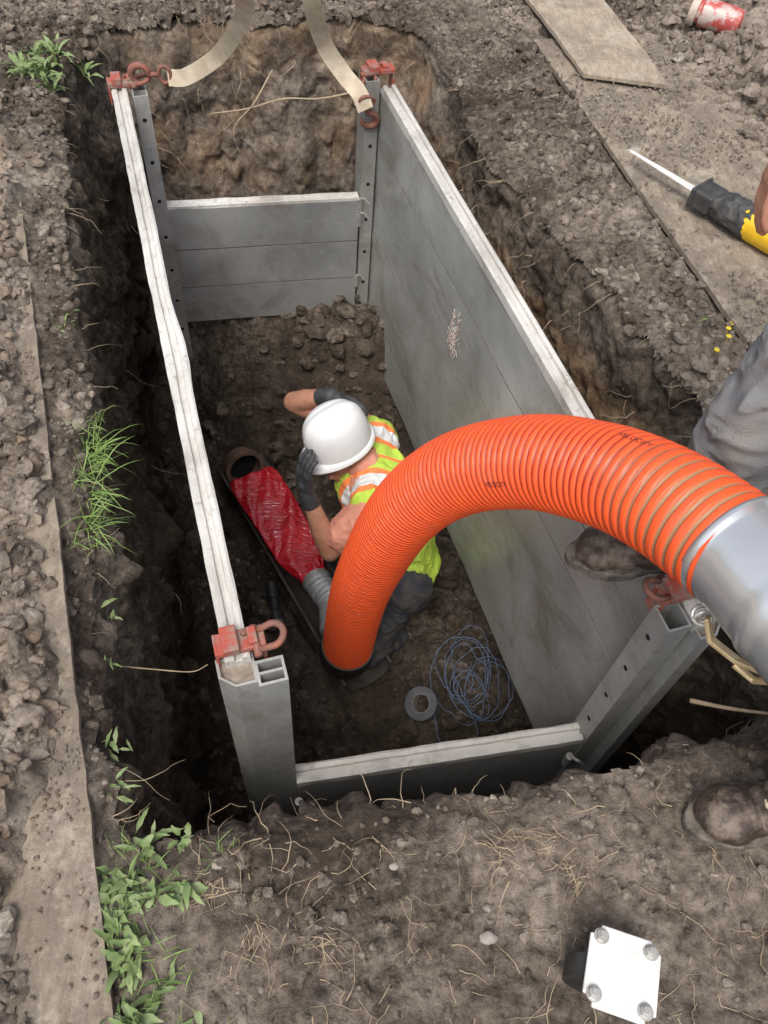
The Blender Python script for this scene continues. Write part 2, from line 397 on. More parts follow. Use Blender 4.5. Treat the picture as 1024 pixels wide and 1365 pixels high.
clay2 = (.02+.85*sst(.12, .35, D_)*rightw*(1-sst(.9, 1.2, D_))+.50*farw*(1-.5*sst(.5, .9, D_))+.4*leftw*sst(.1, .3, D_)*(1-sst(.5, .8, D_))*sst(.8, .3, py))
dry2 = np.concatenate([dry2, dry2[:1]], 0); clay2 = np.concatenate([clay2, clay2[:1]], 0)
F2 = grid_faces(nP+1, nd, None, len(V1)); V2 = V2.reshape(-1, 3)
PD0 = np.array([-.646, 2.547]); PD1 = np.array([.056, 1.347]); pd = (PD1-PD0)/np.linalg.norm(PD1-PD0); pq = np.array([-pd[1], pd[0]])
PIPE_C = PD0+pq*.115
def fz(x, y):
    z = -1.75+.09*(fbm(x*2.2, y*2.2, 1.2, 4)-.5)*2
    lx = -.205-(y-.73)*.296; lf_ = sst(.02, .25, lx-x); bk = sst(2.3, 2.8, y)
    z += (.55+.8*lf_+.4*bk)*clods(x, y, .20, 91, .6)+(.7+.4*bk)*clods(x, y, .08, 92, .6)+.6*clods(x, y, .032, 93, .65)+.025*(fbm(x*26, y*26, 1, 4)-.5)
    z += sst(2.66, 3.12, y+.2*(x+.4)+.12*(fbm(x*5, y*5, 6, 3)-.5))*.70
    z += lf_*(.22+.40*sst(2.3, 1.7, y))*(1+.9*(fbm(x*3, y*3, 5, 3)-.5))
    al = (x-PIPE_C[0])*pd[0]+(y-PIPE_C[1])*pd[1]; q = (x-PIPE_C[0])*pq[0]+(y-PIPE_C[1])*pq[1]
    z += .16*np.exp(-((q+.28)/.10)**2)*sst(.0, .2, al)*(1-sst(.9, 1.2, al))*(.4+1.2*fbm(x*7, y*7, 2, 3))*(1-lf_)
    tr = (1-sst(.10, .16, np.abs(q)))*sst(.02, .06, al)*(1-sst(1.5, 1.6, al))
    z = z*(1-tr)+(-1.80)*tr
    wk = np.exp(-(((x-.2)/.3)**2+((y-1.7)/.35)**2)); z = z*(1-.7*wk)+(-1.76)*.7*wk
    return z
fx = np.arange(-1.5, 1.3, .0105); fy = np.arange(.2, 3.8, .0105); FX, FY = np.meshgrid(fx, fy, indexing='ij'); FZ = fz(FX, FY)
V3 = np.stack([FX, FY, FZ], -1).reshape(-1, 3); F3 = grid_faces(len(fx), len(fy), None, len(V1)+len(V2))
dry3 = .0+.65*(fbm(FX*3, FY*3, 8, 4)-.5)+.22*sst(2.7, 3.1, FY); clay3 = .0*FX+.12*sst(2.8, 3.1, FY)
V = np.concatenate([V1, V2, V3]); F = np.concatenate([F1, F2[:, ::-1] if area > 0 else F2, F3])
def big_mesh(name, V, F, mat, attrs, smooth=True, **k):
    me = bpy.data.meshes.new(name); me.vertices.add(len(V)); me.vertices.foreach_set('co', V.astype(np.float32).ravel())
    n = F.shape[1]; me.loops.add(F.size); me.loops.foreach_set('vertex_index', F.astype(np.int32).ravel())
    me.polygons.add(len(F)); me.polygons.foreach_set('loop_start', np.arange(0, F.size, n, dtype=np.int32))
    me.update(calc_edges=True); me.validate()
    me.polygons.foreach_set('use_smooth', np.full(len(me.polygons), smooth, bool))
    for a, v in attrs.items():
        at = me.attributes.new(a, 'FLOAT', 'POINT'); at.data.foreach_set('value', v.astype(np.float32).ravel())
    me.materials.append(mat); return finish(bpy.data.objects.new(name, me), **k)
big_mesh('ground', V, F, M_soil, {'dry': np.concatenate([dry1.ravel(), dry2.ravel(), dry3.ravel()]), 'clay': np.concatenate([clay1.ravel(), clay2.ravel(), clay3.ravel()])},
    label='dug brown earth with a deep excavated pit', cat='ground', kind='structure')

# ------------------------------------------------------------------ loose clods
def scatter_clods(name, P, S, dryv, clayv, base, seed, label):
    BV, BF = base; BF = np.array(BF); N = len(P); r = np.random.default_rng(seed); nb = len(BV)
    pn = r.normal(size=(N, 11, 3)); pn /= np.linalg.norm(pn, axis=2)[..., None]; pdn = r.uniform(.5, .95, (N, 11))
    dots = np.einsum('bk,njk->nbj', BV, pn); rad = np.min(np.where(dots > .05, pdn[:, None]/np.maximum(dots, .05), 9), axis=2); rad = np.minimum(rad, 1.15)
    nz = vn(BV[None, :, 0]*3+r.uniform(0, 99, (N, 1)), BV[None, :, 1]*3+r.uniform(0, 99, (N, 1)), BV[None, :, 2]*3+np.zeros((N, 1)))
    pts = BV[None]*(rad*(.8+.4*nz))[..., None]*r.uniform(.65, 1.25, (N, 1, 3))*S[:, None, None]; pts[..., 2] *= .8
    Vv = (pts+P[:, None]).reshape(-1, 3); Ff = (BF[None]+(np.arange(N)*nb)[:, None, None]).reshape(-1, 3)
    return big_mesh(name, Vv, Ff, M_soil, {'dry': np.repeat(dryv, nb), 'clay': np.repeat(clayv, nb)}, smooth=False, label=label, cat='soil', kind='stuff')
N = 130000
x = rng.uniform(-1.7, 2.1, N); y = rng.uniform(0, 4.4, N); sd = sdist(x, y); lf, ba, cl_, rb_ = regions(x, y); ra2, rq2 = rb(x, y)
patch = sst(.45, .62, fbm(x*4, y*4, 12., 3))
pr = (.09+.30*patch+.60*np.clip(cl_, 0, 1)); pr = np.where(ba > .3, .22+.5*patch, pr); pr = np.where(rb_ > .3, .06+.45*patch, pr)
k = (sd > .005) & (rng.uniform(0, 1, N) < pr); x, y, sd, lf, cl_, rb_, ba, rq2 = x[k], y[k], sd[k], lf[k], cl_[k], rb_[k], ba[k], rq2[k]
s = .003+.0068*rng.pareto(1.9, len(x)); mx = .013+.022*cl_+.020*sst(.5, .8, rq2); onb = (ba > .3) | (rb_ > .3); mx = np.where(onb, .0075, mx); s = np.where(s > mx, mx*rng.uniform(.3, 1, len(x))**1.3, s)
z = gz(x, y, sd); z = np.maximum(z, np.where(onb, .03, -9))+s*.15
bigm = s > .010
gd = .40+.42*lf+1.1*(fbm(x*2.5, y*2.5, 4, 5)-.5)+.22*sst(.3, .8, rq2)
d = gd+.06+rng.uniform(-.3, .35, len(x)); d = np.where(onb, .75, d); c = .10+.3*lf+rng.uniform(-.2, .25, len(x))
scatter_clods('soil_clods', np.stack([x, y, z], 1)[bigm], s[bigm], d[bigm], c[bigm], ICO2, 3, 'loose dry clods of dug soil')
scatter_clods('soil_crumbs', np.stack([x, y, z], 1)[~bigm], s[~bigm], d[~bigm], c[~bigm], ICO1, 4, 'fine crumbs of dry soil and gravel')
N = 9000
x = rng.uniform(-1.1, .95, N); y = rng.uniform(.4, 3.3, N); s = .004+.009*rng.pareto(1.7, N); s = np.where(s > .055, rng.uniform(.01, .055, N), s); z = fz(x, y)+s*.1
k = sdist(x, y) < -.02; x, y, z, s = x[k], y[k], z[k], s[k]
al = (x-PIPE_C[0])*pd[0]+(y-PIPE_C[1])*pd[1]; q = (x-PIPE_C[0])*pq[0]+(y-PIPE_C[1])*pq[1]; k = ~((np.abs(q) < .17) & (al > -.1) & (al < 1.6) & (s > .01)); x, y, z, s = x[k], y[k], z[k], s[k]
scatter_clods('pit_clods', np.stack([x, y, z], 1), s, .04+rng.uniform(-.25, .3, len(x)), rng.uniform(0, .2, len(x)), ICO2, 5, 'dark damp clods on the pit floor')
M_stone = simple('dusty_stone', (.36, .32, .28), (.24, .21, .18), 30, .9, 0, .5, 80)
for (x_, y_, r_) in ((.285, .215, .013), (-.20, .33, .009), (.12, .33, .008)):
    V_ = ICO3[0]*np.array([1.2, .9, .7])*r_*(.75+.5*vn(ICO3[0][:, 0]*2+x_*50, ICO3[0][:, 1]*2, ICO3[0][:, 2]*2))[:, None]
    zg = float(gz(np.array([x_]), np.array([y_]))[0]); mesh('stone', V_+np.array([x_, y_, zg+r_*.3]), ICO3[1], M_stone, smooth=True, label='small dusty stone lying on bare soil', cat='stone', origin=(x_, y_, zg), group='stones on the soil')

# ------------------------------------------------------------------ boards
def board(name, c4, zt, th, label, tilt=0, mat=None):
    c4 = [np.array(c) for c in c4]; nu = 60; nv = 24
    U, W = np.meshgrid(np.linspace(0, 1, nu), np.linspace(0, 1, nv), indexing='ij')
    P = (c4[0][None, None]*((1-U)*(1-W))[..., None]+c4[1][None, None]*(U*(1-W))[..., None]+c4[2][None, None]*(U*W)[..., None]+c4[3][None, None]*((1-U)*W)[..., None])
    zz = zt+.008*(fbm(P[..., 0]*2, P[..., 1]*2, 3, 2)-.5)+tilt*U
    ed_ = np.minimum(np.minimum(U, 1-U), np.minimum(W, 1-W)) < 1e-6
    jit = .004*(fbm(P[..., 0]*25, P[..., 1]*25, 1, 3)-.5)*2*ed_
    P = P+jit[..., None]
    A = np.concatenate([P, zz[..., None]], -1).reshape(-1, 3); Bt = A.copy(); Bt[:, 2] -= th
    n = nu*nv; Fs = [tuple(f) for f in grid_faces(nu, nv)]; Fb = [tuple(i+n for i in f[::-1]) for f in Fs]
    rim = [i*nv for i in range(nu)]+[(nu-1)*nv+j for j in range(1, nv)]+[i*nv+nv-1 for i in range(nu-2, -1, -1)]+[j for j in range(nv-2, 0, -1)]
    Fr = [(rim[i], rim[i]+n, rim[(i+1) % len(rim)]+n, rim[(i+1) % len(rim)]) for i in range(len(rim))]
    ro = mesh(name, np.vstack([A, Bt]), Fs+Fb+Fr, mat or M_wood, origin=(float(c4[0][0]), float(c4[0][1]), zt-th), label=label, cat='board'); fix_normals(ro); return ro
board('plywood_board', [E0, E0+ed*2.40, E0+ed*2.40+eq*1.2, E0+eq*1.2], .028, .019, 'dirty plywood sheet buried under loose soil beside the pit')
board('plywood_board', [R0, R0+rd*1.87, R0+rd*1.87+rq*.62, R0+rq*.62], .022, .017, 'weathered plywood sheet on the earth bank with a saw on it')
board('plywood_board', [(.88, 3.22), (.66, 4.05), (1.0, 4.15), (1.21, 3.175)], .052, .015, 'lighter plywood offcut lying on top of another board', tilt=.01, mat=M_wood2)

# ------------------------------------------------------------------ trench box
LA, LBp = np.array([-.205, .73]), np.array([-.877, 2.998]); RA, RBp = np.array([.826, .85]), np.array([.105, 3.17])
box = empty('trench_box', (-.05, 1.95, -1.27), 'aluminium trench shoring box standing in the pit', 'trench box')
def panel(name, A, B, inner, zt, zb, th, nseams, dent=.004, mat=M_alu, seed=1, label=None):
    A = np.array(A); B = np.array(B); L = np.linalg.norm(B-A); t = (B-A)/L; nrm = np.array([-t[1], t[0]]); nrm = nrm*inner
    prof = []; hs = (zt-zb)/nseams
    for i in range(nseams):
        z0 = zt-i*hs; z1 = zt-(i+1)*hs
        prof += [(th/2, z0-.004), (th/2, z0-hs*.33), (th/2, z0-hs*.66), (th/2, z1+.0024), (th/2-.005, z1+.0018), (th/2-.005, z1-.0018)]
    prof = prof[:-2]+[(th/2, zb)]; prof += [(-th/2, zb), (-th/2, zt)]
    prof = [(th/2, zt)]+prof
    m = 90; Vv = []
    for i in range(m+1):
        s = i/m; c = A+(B-A)*s
        for o, zz in prof:
            dn = dent*2*(float(fbm(np.array([s*L*4]), np.array([zz*4]), seed*3.3, 2)[0])-.5) if o > 0 else 0
            p = c+nrm*(o+dn); Vv.append((p[0], p[1], zz))
    k = len(prof); Ff = []; mi = []
    for i in range(m):
        for j in range(k):
            Ff.append((i*k+j, i*k+(j+1) % k, (i+1)*k+(j+1) % k, (i+1)*k+j)); o0, o1 = prof[j][0], prof[(j+1) % k][0]
            mi.append(1 if (min(o0, o1) > 0 and min(o0, o1) < th/2-.002) else 0)
    Ff += [tuple(range(k)), tuple(m*k+j for j in range(k))]; mi += [0, 0]
    o = mesh(name, Vv, Ff, [mat, M_seam], parent=box, label=label, mi=mi); fix_normals(o); return o
def rail(name, A, B, z0, h, w, wobx, label=None):
    A = np.array(A); B = np.array(B); L = np.linalg.norm(B-A); t = (B-A)/L; nr = np.array([-t[1], t[0]])
    pr = [(-.5, 0), (-.5, 1), (-.40, 1.08), (-.2, 1.04), (-.16, .72), (.10, .68), (.14, 1.0), (.36, 1.05), (.5, .9), (.5, 0)]
    m = 200; Vv = []
    for i in range(m+1):
        s = i/m; ox, wf, dz = wobx(s); c = A+(B-A)*s+nr*ox
        for j, (a, b) in enumerate(pr):
            e = .004*(float(fbm(np.array([s*L*16]), np.array([j*1.7]), 2., 2)[0])-.5)
            p = c+nr*(a*w*wf+e); Vv.append((p[0], p[1], z0+h*b+e*.9+dz*(b > .3)))
    k = len(pr); Ff = [(i*k+j, i*k+(j+1) % k, (i+1)*k+(j+1) % k, (i+1)*k+j) for i in range(m) for j in range(k)]
    Ff += [tuple(range(k)), tuple(m*k+j for j in range(k))]
    o = mesh(name, Vv, Ff, M_rail, parent=box, label=label); fix_normals(o); return o
panel('side_panel', LA, LBp, -1, -.03, -1.27, .045, 6, .003)
panel('side_panel', RA, RBp, 1, -.03, -1.27, .045, 6, .006, seed=2, label='scuffed inner panel face with horizontal seams')
def wl(s):
    b = math.exp(-((s-.40)/.05)**2)
    return (-.004*b+.003*math.exp(-((s-.52)/.06)**2), 1+.20*b-.06*math.exp(-((s-.50)/.04)**2), -.005*b)
rail('top_rail', LA, LBp, -.03, .035, .054, wl, 'bent and battered bright top edge')
rail('top_rail', RA, RBp+(RA-RBp)*.02, -.03, .035, .050, lambda s: (.001*math.sin(s*11), 1, 0))
tl = unit(LBp-LA); tr_ = unit(RBp-RA); nl = np.array([tl[1], -tl[0]]); nr_ = np.array([tr_[1], -tr_[0]])
def post(pos, lng, crs, wl_, wc, ztop, zbot, divider, hole_dir, label=None):
    b = MB(); t = .006; P = np.array([pos[0], pos[1], (ztop+zbot)/2]); l = np.array([lng[0], lng[1], 0]); c = np.array([crs[0], crs[1], 0]); z = np.array([0, 0, 1.]); h = ztop-zbot
    for s in (-1, 1):
        b.box(P+c*s*(wc/2-t/2), l, c, z, wl_, t, h)
        b.box(P+l*s*(wl_/2-t/2), l, c, z, t, wc-2*t, h)
    if divider: b.box(P, l, c, z, t, wc-2*t, h-.004)
    b.box(P+z*(-h*.5+.2), l, c, z, wl_-2*t, wc-2*t, .01, 1)
    hd = np.array([hole_dir[0], hole_dir[1], 0]); hw = (wc if abs(hd@c) > .7 else wl_)/2
    zz = ztop-.09
    while zz > zbot+.05:
        q = np.array([pos[0], pos[1], zz])+hd*hw; b.cyl(q-hd*.001, q+hd*.0012, .008, n=14, m=1); zz -= .17  # black discs on the face stand in for shaded pin holes
    return b.obj('corner_post', [M_post, M_black], parent=box, label=label)
post((-.135, .712), tl, nl, .058, .062, -.005, -1.3, True, nl)
post((.755, .868), tr_, nr_, .07, .062, .0, -1.3, False, -nr_)
post((.045, 3.165), tr_, nr_, .10, .055, .02, -1.3, True, -tr_)
post((-.80, 2.985), tl, nl, .09, .055, .0, -1.3, True, -tl)
def endch(name, pos, l, c, wl_, wc, zt, zb):
    b = MB(); L3 = np.array([l[0], l[1], 0]); C3 = np.array([c[0], c[1], 0])
    pts = [(-wl_/2, -wc/2), (wl_/2, -wc/2), (wl_/2, wc/2), (-wl_*.1, wc/2), (-wl_/2, wc*.1)]
    n = len(pts); V = []
    for sc_, zz in ((1, zb), (1, zt), (.84, zt), (.84, zt-.015)):
        for a, q in pts: V.append(np.array([pos[0], pos[1], zz])+L3*a*sc_+C3*q*sc_)
    F = []
    for r in range(3):
        for i in range(n): F.append((r*n+i, r*n+(i+1) % n, (r+1)*n+(i+1) % n, (r+1)*n+i))
    b.add(V, F, 0); b.add(V[3*n:], [tuple(range(n))], 1)
    return b.obj(name, [M_post, M_dirt], parent=box)
endch('end_channel', (-.207, .712), tl, -nl, .07, .08, -.012, -1.3)
endch('end_channel', (.835, .86), tr_, nr_, .07, .07, -.012, -1.3)
panel('end_panel', (-.10, .712), (.725, .855), 1, -.72, -1.31, .05, 4, .002, seed=4, mat=M_end)
rail('top_rail', (-.10, .712), (.725, .855), -.72, .03, .055, lambda s: (0, 1, 0), 'dirt covered top edge')
panel('end_panel', (-.775, 2.975), (.02, 3.12), -1, -.475, -1.075, .05, 3, .004, seed=6, mat=M_end)
rail('top_rail', (-.775, 2.975), (.02, 3.12), -.475, .012, .048, lambda s: (0, 1, 0))
for (px_, py_, zz) in [(.028, 3.10, -.57), (.028, 3.10, -.90), (.028, 3.10, -.50), (.70, .80, -.78), (-.09, .66, -.80)]:
    b = MB(); b.cyl((px_, py_, zz-.03), (px_, py_, zz+.03), .012, n=12); b.tube([(px_, py_, zz+.03), (px_+.02, py_-.02, zz+.045), (px_+.04, py_-.02, zz+.02)], .005, 8)
    b.obj('locking_pin', M_steel, parent=box)
M_mark = simple('marker_scrawl', (.68, .65, .60), (.52, .34, .28), 60, .8, lo=.45, hi=.58)
b = MB(); ta3 = np.array([tr_[0], tr_[1], 0])
mc = np.array([*(RA+(RBp-RA)*.585-nr_*(.0225+.0055)), -.40])
for i in range(90):
    a = random.uniform(0, 6.28); rr = random.uniform(0, .065); p0 = mc+ta3*math.cos(a)*rr*.8+np.array([0, 0, 1])*math.sin(a)*rr*1.5; p1 = p0+ta3*random.uniform(-.02, .02)+np.array([0, 0, 1])*random.uniform(-.03, .03)
    b.box((p0+p1)/2, unit(p1-p0), np.cross(unit(p1-p0), [nr_[0], nr_[1], 0]), [nr_[0], nr_[1], 0], np.linalg.norm(p1-p0), random.uniform(.002, .008), .0006+.0002*(i % 5))
b.obj('worn_decal', M_mark, parent=box)

def shackle_path(c, ax, up, w, h, n=20):
    c = np.array(c, float); ax = unit(ax); up = unit(up); P = []
    P.append(c-ax*w*.5)
    for a in np.linspace(math.pi, 0, n): P.append(c+up*(h-w*.6)+ax*math.cos(a)*w*.62+up*math.sin(a)*w*.62)
    P.append(c+ax*w*.5); return P
def bracket(pos, l, c, shk_dir, shk_up, label, size=(.1, .05, .03), off=(0, 0, 0), sh=.062):
    b = MB(); l3 = np.array([l[0], l[1], 0]); c3 = np.array([c[0], c[1], 0]); z = np.array([0, 0, 1.]); P = np.array(pos)
    b.box(P, c3, l3, z, size[0], size[1], size[2]*.6); b.box(P+z*.014-c3*.02, c3, l3, z, size[0]*.35, size[1]*1.2, size[2]*.8); b.box(P+z*.010+c3*.028, c3, l3, z, size[0]*.2, size[1]*.8, size[2]*.8)
    b.box(P-z*.03+c3*size[0]*.5, c3, l3, z, .008, size[1], .08)
    b.box(P-z*.03-c3*size[0]*.5, c3, l3, z, .008, size[1], .08)
    for s in (-1, 1): b.cyl(P+c3*s*.012+z*size[2]*.3+l3*s*.01, P+c3*s*.012+z*(size[2]*.3+.012)+l3*s*.01, .008, n=6, m=1)
    o = b.obj('lifting_bracket', [M_red, M_rust], parent=box, label=label); bevel(o, .003)
    b = MB(); q = P+np.array(off); b.tube(shackle_path(q, shk_dir, shk_up, .042, sh), .0075, 12); b.cyl(q-unit(shk_dir)*.036, q+unit(shk_dir)*.036, .009, n=12)
    b.obj('shackle', M_rust, parent=box, smooth=True)
bracket((-.205, .765, .018), tl, nl, (tl[0], tl[1], 0), (nl[0], nl[1], .35), 'chipped red lifting bracket', off=(.035, 0, .005))
bracket((.775, .925, .018), tr_, nr_, (tr_[0], tr_[1], 0), (-nr_[0], -nr_[1], .35), 'faded red lifting bracket', off=(-.03, .0, .005))
bracket((.075, 3.19, .03), tr_, nr_, (nr_[0], nr_[1], 0), (0, -.3, -1), 'rusty lifting bracket', size=(.12, .05, .03), off=(-.03, -.04, 0))
bracket((-.86, 3.0, .018), tl, nl, (tl[0], tl[1], 0), (nl[0], nl[1], .3), 'rusty lifting bracket', off=(.04, 0, 0))
def ribbon(P, wdir, w, th=.004):
    P = np.asarray(P, float); V = []; F = []
    T = np.gradient(P, axis=0); T /= np.linalg.norm(T, axis=1)[:, None]
    for i, p in enumerate(P):
        wd = wdir(i/(len(P)-1), T[i]); wd = wd-T[i]*(wd@T[i]); wd = unit(wd); n = np.cross(T[i], wd)
        V += [p+wd*w/2+n*th/2, p-wd*w/2+n*th/2, p-wd*w/2-n*th/2, p+wd*w/2-n*th/2]
    for i in range(len(P)-1):
        for j in range(4): F.append((i*4+j, i*4+(j+1) % 4, i*4+4+(j+1) % 4, i*4+4+j))
    F += [(0, 1, 2, 3), tuple(len(P)*4-4+j for j in range(4))]
    return V, F
def sling(P, hookc, hdir, hup, label, face, tw=.25, w=.052):
    e = empty('lifting_sling', tuple(hookc), label, 'sling')
    f3 = unit(face)
    def wd(t, T_):
        w0 = unit(np.cross(T_, f3)); a = tw*math.sin(t*7); return w0*math.cos(a)+np.cross(T_, w0)*math.sin(a)
    V_, F_ = ribbon(spline(P, 14), wd, w, .005); o = mesh('strap', V_, F_, M_web, parent=e, smooth=False); fix_normals(o)
    hc = np.array(hookc, float); hd = unit(hdir); hu = unit(hup); pts = [hc+hu*.07, hc+hu*.04]
    for a in np.linspace(90, -190, 26):
        r = math.radians(a); pts.append(hc+hu*(.032*math.sin(r))+hd*(.032*math.cos(r)))
    R = [.009]*2+list(np.linspace(.011, .014, 14))+list(np.linspace(.014, .006, 12))
    b = MB(); b.tube(pts, R, 12)
    th = np.linspace(0, 2*math.pi, 24); 
    b.tube([hc+hu*(.09+.022*math.sin(t))+hd*.03*math.cos(t) for t in th], .007, 10)
    b.obj('hook', M_rust, parent=e, smooth=True)
sling([(-.69, 3.0, .045), (-.62, 2.985, .06), (-.50, 2.965, .145), (-.41, 2.84, .29), (-.355, 2.68, .42), (-.33, 2.55, .62), (-.31, 2.5, 1.2)], (-.79, 3.0, .05), (0, 0, 1), (1, 0, .05),
    'beige webbing sling with rusty hook rising from the box corner', (-.12, .85, -.35), .2, .056)
sling([(.035, 3.06, -.06), (.005, 3.07, .0), (-.05, 3.09, .05), (-.125, 3.08, .16), (-.166, 2.96, .36), (-.18, 2.86, .62), (-.18, 2.8, 1.2)], (.05, 3.10, -.12), (0.6, 0.2, 0), (-.15, -.3, 1),
    'beige webbing sling with rusty hook hanging at the post', (-.05, .9, -.2), .2, .062)

# ------------------------------------------------------------------ orange hose
def hose_mat():
    m, nt, b = new_mat('orange_hose'); gr = attr(nt, 'groove'); st = attr(nt, 'stretch')
    v = coords(nt); n = tex_noise(nt, 18, 8, .7, v)
    o = ramp(nt, n, [(.35, (.88, .115, .028)), (.7, (.74, .09, .028))])
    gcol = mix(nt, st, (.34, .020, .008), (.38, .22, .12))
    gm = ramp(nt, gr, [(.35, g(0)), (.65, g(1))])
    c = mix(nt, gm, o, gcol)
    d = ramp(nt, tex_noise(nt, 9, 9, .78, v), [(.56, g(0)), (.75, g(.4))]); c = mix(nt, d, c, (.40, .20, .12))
    nt.links.new(c, b.inputs['Base Color']); b.inputs['Roughness'].default_value = .42; b.inputs['Specular IOR Level'].default_value = .4
    return m
HP = spline([(.040, 1.475, -1.50), (.045, 1.445, -1.38), (.058, 1.395, -1.02), (.085, 1.345, -.68), (.160, 1.262, -.215), (.258, 1.182, .075), (.384, 1.074, .272), (.492, .955, .39), (.573, .838, .462), (.645, .710, .508)], 60)
HPr, hs_ = resample(HP, .0022); T, Nn, Bn = frames(HPr)
nh = 64; ang = np.linspace(0, 2*math.pi, nh, endpoint=False)
Lh = hs_[-1]; stretch = sst(Lh-.30, Lh-.08, hs_); pitch = .0165+.0075*stretch
ph = np.cumsum(np.gradient(hs_)/pitch)*2*math.pi
PH = ph[:, None]+ang[None]; w = .5+.5*np.cos(PH); rib = sst(.10, .48, w)
RH = .1000-.0085*(1-rib)
Vh = HPr[:, None]+RH[..., None]*(np.cos(ang)[None, :, None]*Nn[:, None]+np.sin(ang)[None, :, None]*Bn[:, None])
hose = empty('suction_hose', (.03, 1.46, -1.5), 'ribbed orange flexible hose arching up out of the pit', 'hose')
ii, jj = np.meshgrid(np.arange(len(HPr)-1), np.arange(nh), indexing='ij'); k2 = (jj+1) % nh
Fh = np.stack([ii*nh+jj, ii*nh+k2, (ii+1)*nh+k2, (ii+1)*nh+jj], -1).reshape(-1, 4)
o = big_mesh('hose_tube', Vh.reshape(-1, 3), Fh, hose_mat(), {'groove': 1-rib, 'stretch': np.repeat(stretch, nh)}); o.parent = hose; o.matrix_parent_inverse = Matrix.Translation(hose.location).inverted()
M_rubber = simple('black_rubber', (.014, .014, .014), (.035, .033, .03), 20, .5)
b = MB(); b.tube([HPr[0]-T[0]*.05, HPr[0], HPr[26], HPr[62]], [.106, .112, .112, .106], 40); b.obj('rubber_cuff', M_rubber, parent=hose, smooth=False)
def hose_text(txt, s0, a0, size):
    cu = bpy.data.curves.new('t', 'FONT'); cu.body = txt; cu.size = size; cu.extrude = 0; o = bpy.data.objects.new('t', cu); COL.objects.link(o)
    dg = bpy.context.evaluated_depsgraph_get(); me = bpy.data.meshes.new_from_object(o.evaluated_get(dg)); bpy.data.objects.remove(o)
    bm = bmesh.new(); bm.from_mesh(me); bmesh.ops.subdivide_edges(bm, edges=bm.edges, cuts=1); bmesh.ops.triangulate(bm, faces=bm.faces)
    for vtx in bm.verts:
        x_, y_ = vtx.co.x, vtx.co.y*1.2
        s_ = s0+x_; i = int(np.clip(np.searchsorted(hs_, s_), 0, len(hs_)-1)); a = a0-y_/.103
        p = HPr[i]+T[i]*(s_-hs_[i])+.1008*(math.cos(a)*Nn[i]+math.sin(a)*Bn[i]); vtx.co = p
    bm.to_mesh(me); bm.free(); me.materials.clear(); me.materials.append(M_rubber); me.name = 'lettering'
    finish(bpy.data.objects.new('lettering', me), hose)
camp = np.array([0, 0, 1.58])
def face_angle(s_):
    i = int(np.searchsorted(hs_, s_)); d = camp-HPr[i]; return math.atan2(d@Bn[i], d@Nn[i])
def s_near(p): return hs_[np.argmin(np.linalg.norm(HPr-np.array(p), axis=1))]
for p, da in (((.384, 1.074, .272), .50), ((.53, .90, .44), -.80)):
    s_ = s_near(p); hose_text('VELOCITY', s_-.03, face_angle(s_)+da, .0145)

DP = resample(spline([(.638, .728, .505), (.652, .695, .512), (.668, .64, .53), (.70, .535, .555), (.735, .43, .585), (.80, .24, .62)], 20), .01)[0]
duct = empty('metal_duct', (.73, .4, .5), 'shiny galvanised metal duct joined to the orange hose', 'duct')
Rr = np.full(len(DP), .0990); Rr[:2] = .1025
for q in (15, 16, 17): Rr[q] = .1025
V_, F_ = tube(DP, Rr, 64, False); o = mesh('duct_tube', V_, F_, M_galv, parent=duct, smooth=True); sd_ = o.modifiers.new('s', 'SOLIDIFY'); sd_.thickness = .002
M_ivory = simple('brass_lever', (.70, .56, .32), (.48, .38, .22), 30, .3, .5)
LP = np.array([(.612, .635, .42), (.622, .61, .392), (.655, .57, .398), (.690, .53, .430)])
b = MB()
for a_, c_ in zip(LP[:-1], LP[1:]):
    d_ = unit(c_-a_); s_ = unit(np.cross(d_, (.3, .3, 1))); b.box((a_+c_)/2, d_, s_, np.cross(d_, s_), np.linalg.norm(c_-a_)+.004, .020, .008)
b.tube([(.655, .57, .385), (.685, .545, .378), (.705, .52, .43)], .007, 8); o = b.obj('clamp_lever', M_ivory, parent=duct); bevel(o, .002)
b = MB(); cc = np.array([.604, .640, .42]); b.tube([cc+.017*np.array([math.cos(t), math.sin(t)*.8, math.sin(t)*.5]) for t in np.linspace(0, 6.283, 24)], .0038, 8); b.tube([cc+.015*np.array([math.cos(t), .3*math.cos(t), math.sin(t)]) for t in np.linspace(0, 6.283, 24)], .0035, 8); b.tube([cc, (.635, .645, .46)], .004, 8); b.obj('clamp_ring', M_steel, parent=duct, smooth=True)

# ------------------------------------------------------------------ pipe, liner, elbow
M_clay = simple('old_clay_pipe', (.22, .12, .085), (.10, .065, .05), 14, .85, 0, .5, 60)
M_cast = simple('dark_pipe', (.085, .072, .060), (.04, .034, .028), 14, .8, 0, .5, 60)
pd3 = np.array([pd[0], pd[1], 0]); pq3 = np.array([pq[0], pq[1], 0]); z3 = np.array([0, 0, 1.])
pc = np.array([PIPE_C[0], PIPE_C[1], -1.62])
pipe = empty('sewer_pipe', tuple(pc-z3*.12), 'old buried pipe cut open along its top', 'pipe')
b = MB(); na = 20; V_ = []; F_ = []; nl_ = 50
for i in range(nl_+1):
    c_ = pc+pd3*(.06+1.30*i/nl_)
    for r in (.118, .105):
        for a in np.linspace(math.pi, 2*math.pi, na): V_.append(c_+pq3*math.cos(a)*r+z3*(math.sin(a)*r+.006*float(vn(np.array([i*.4]), np.array([r*9]), np.array([1.]))[0])))
k = 2*na
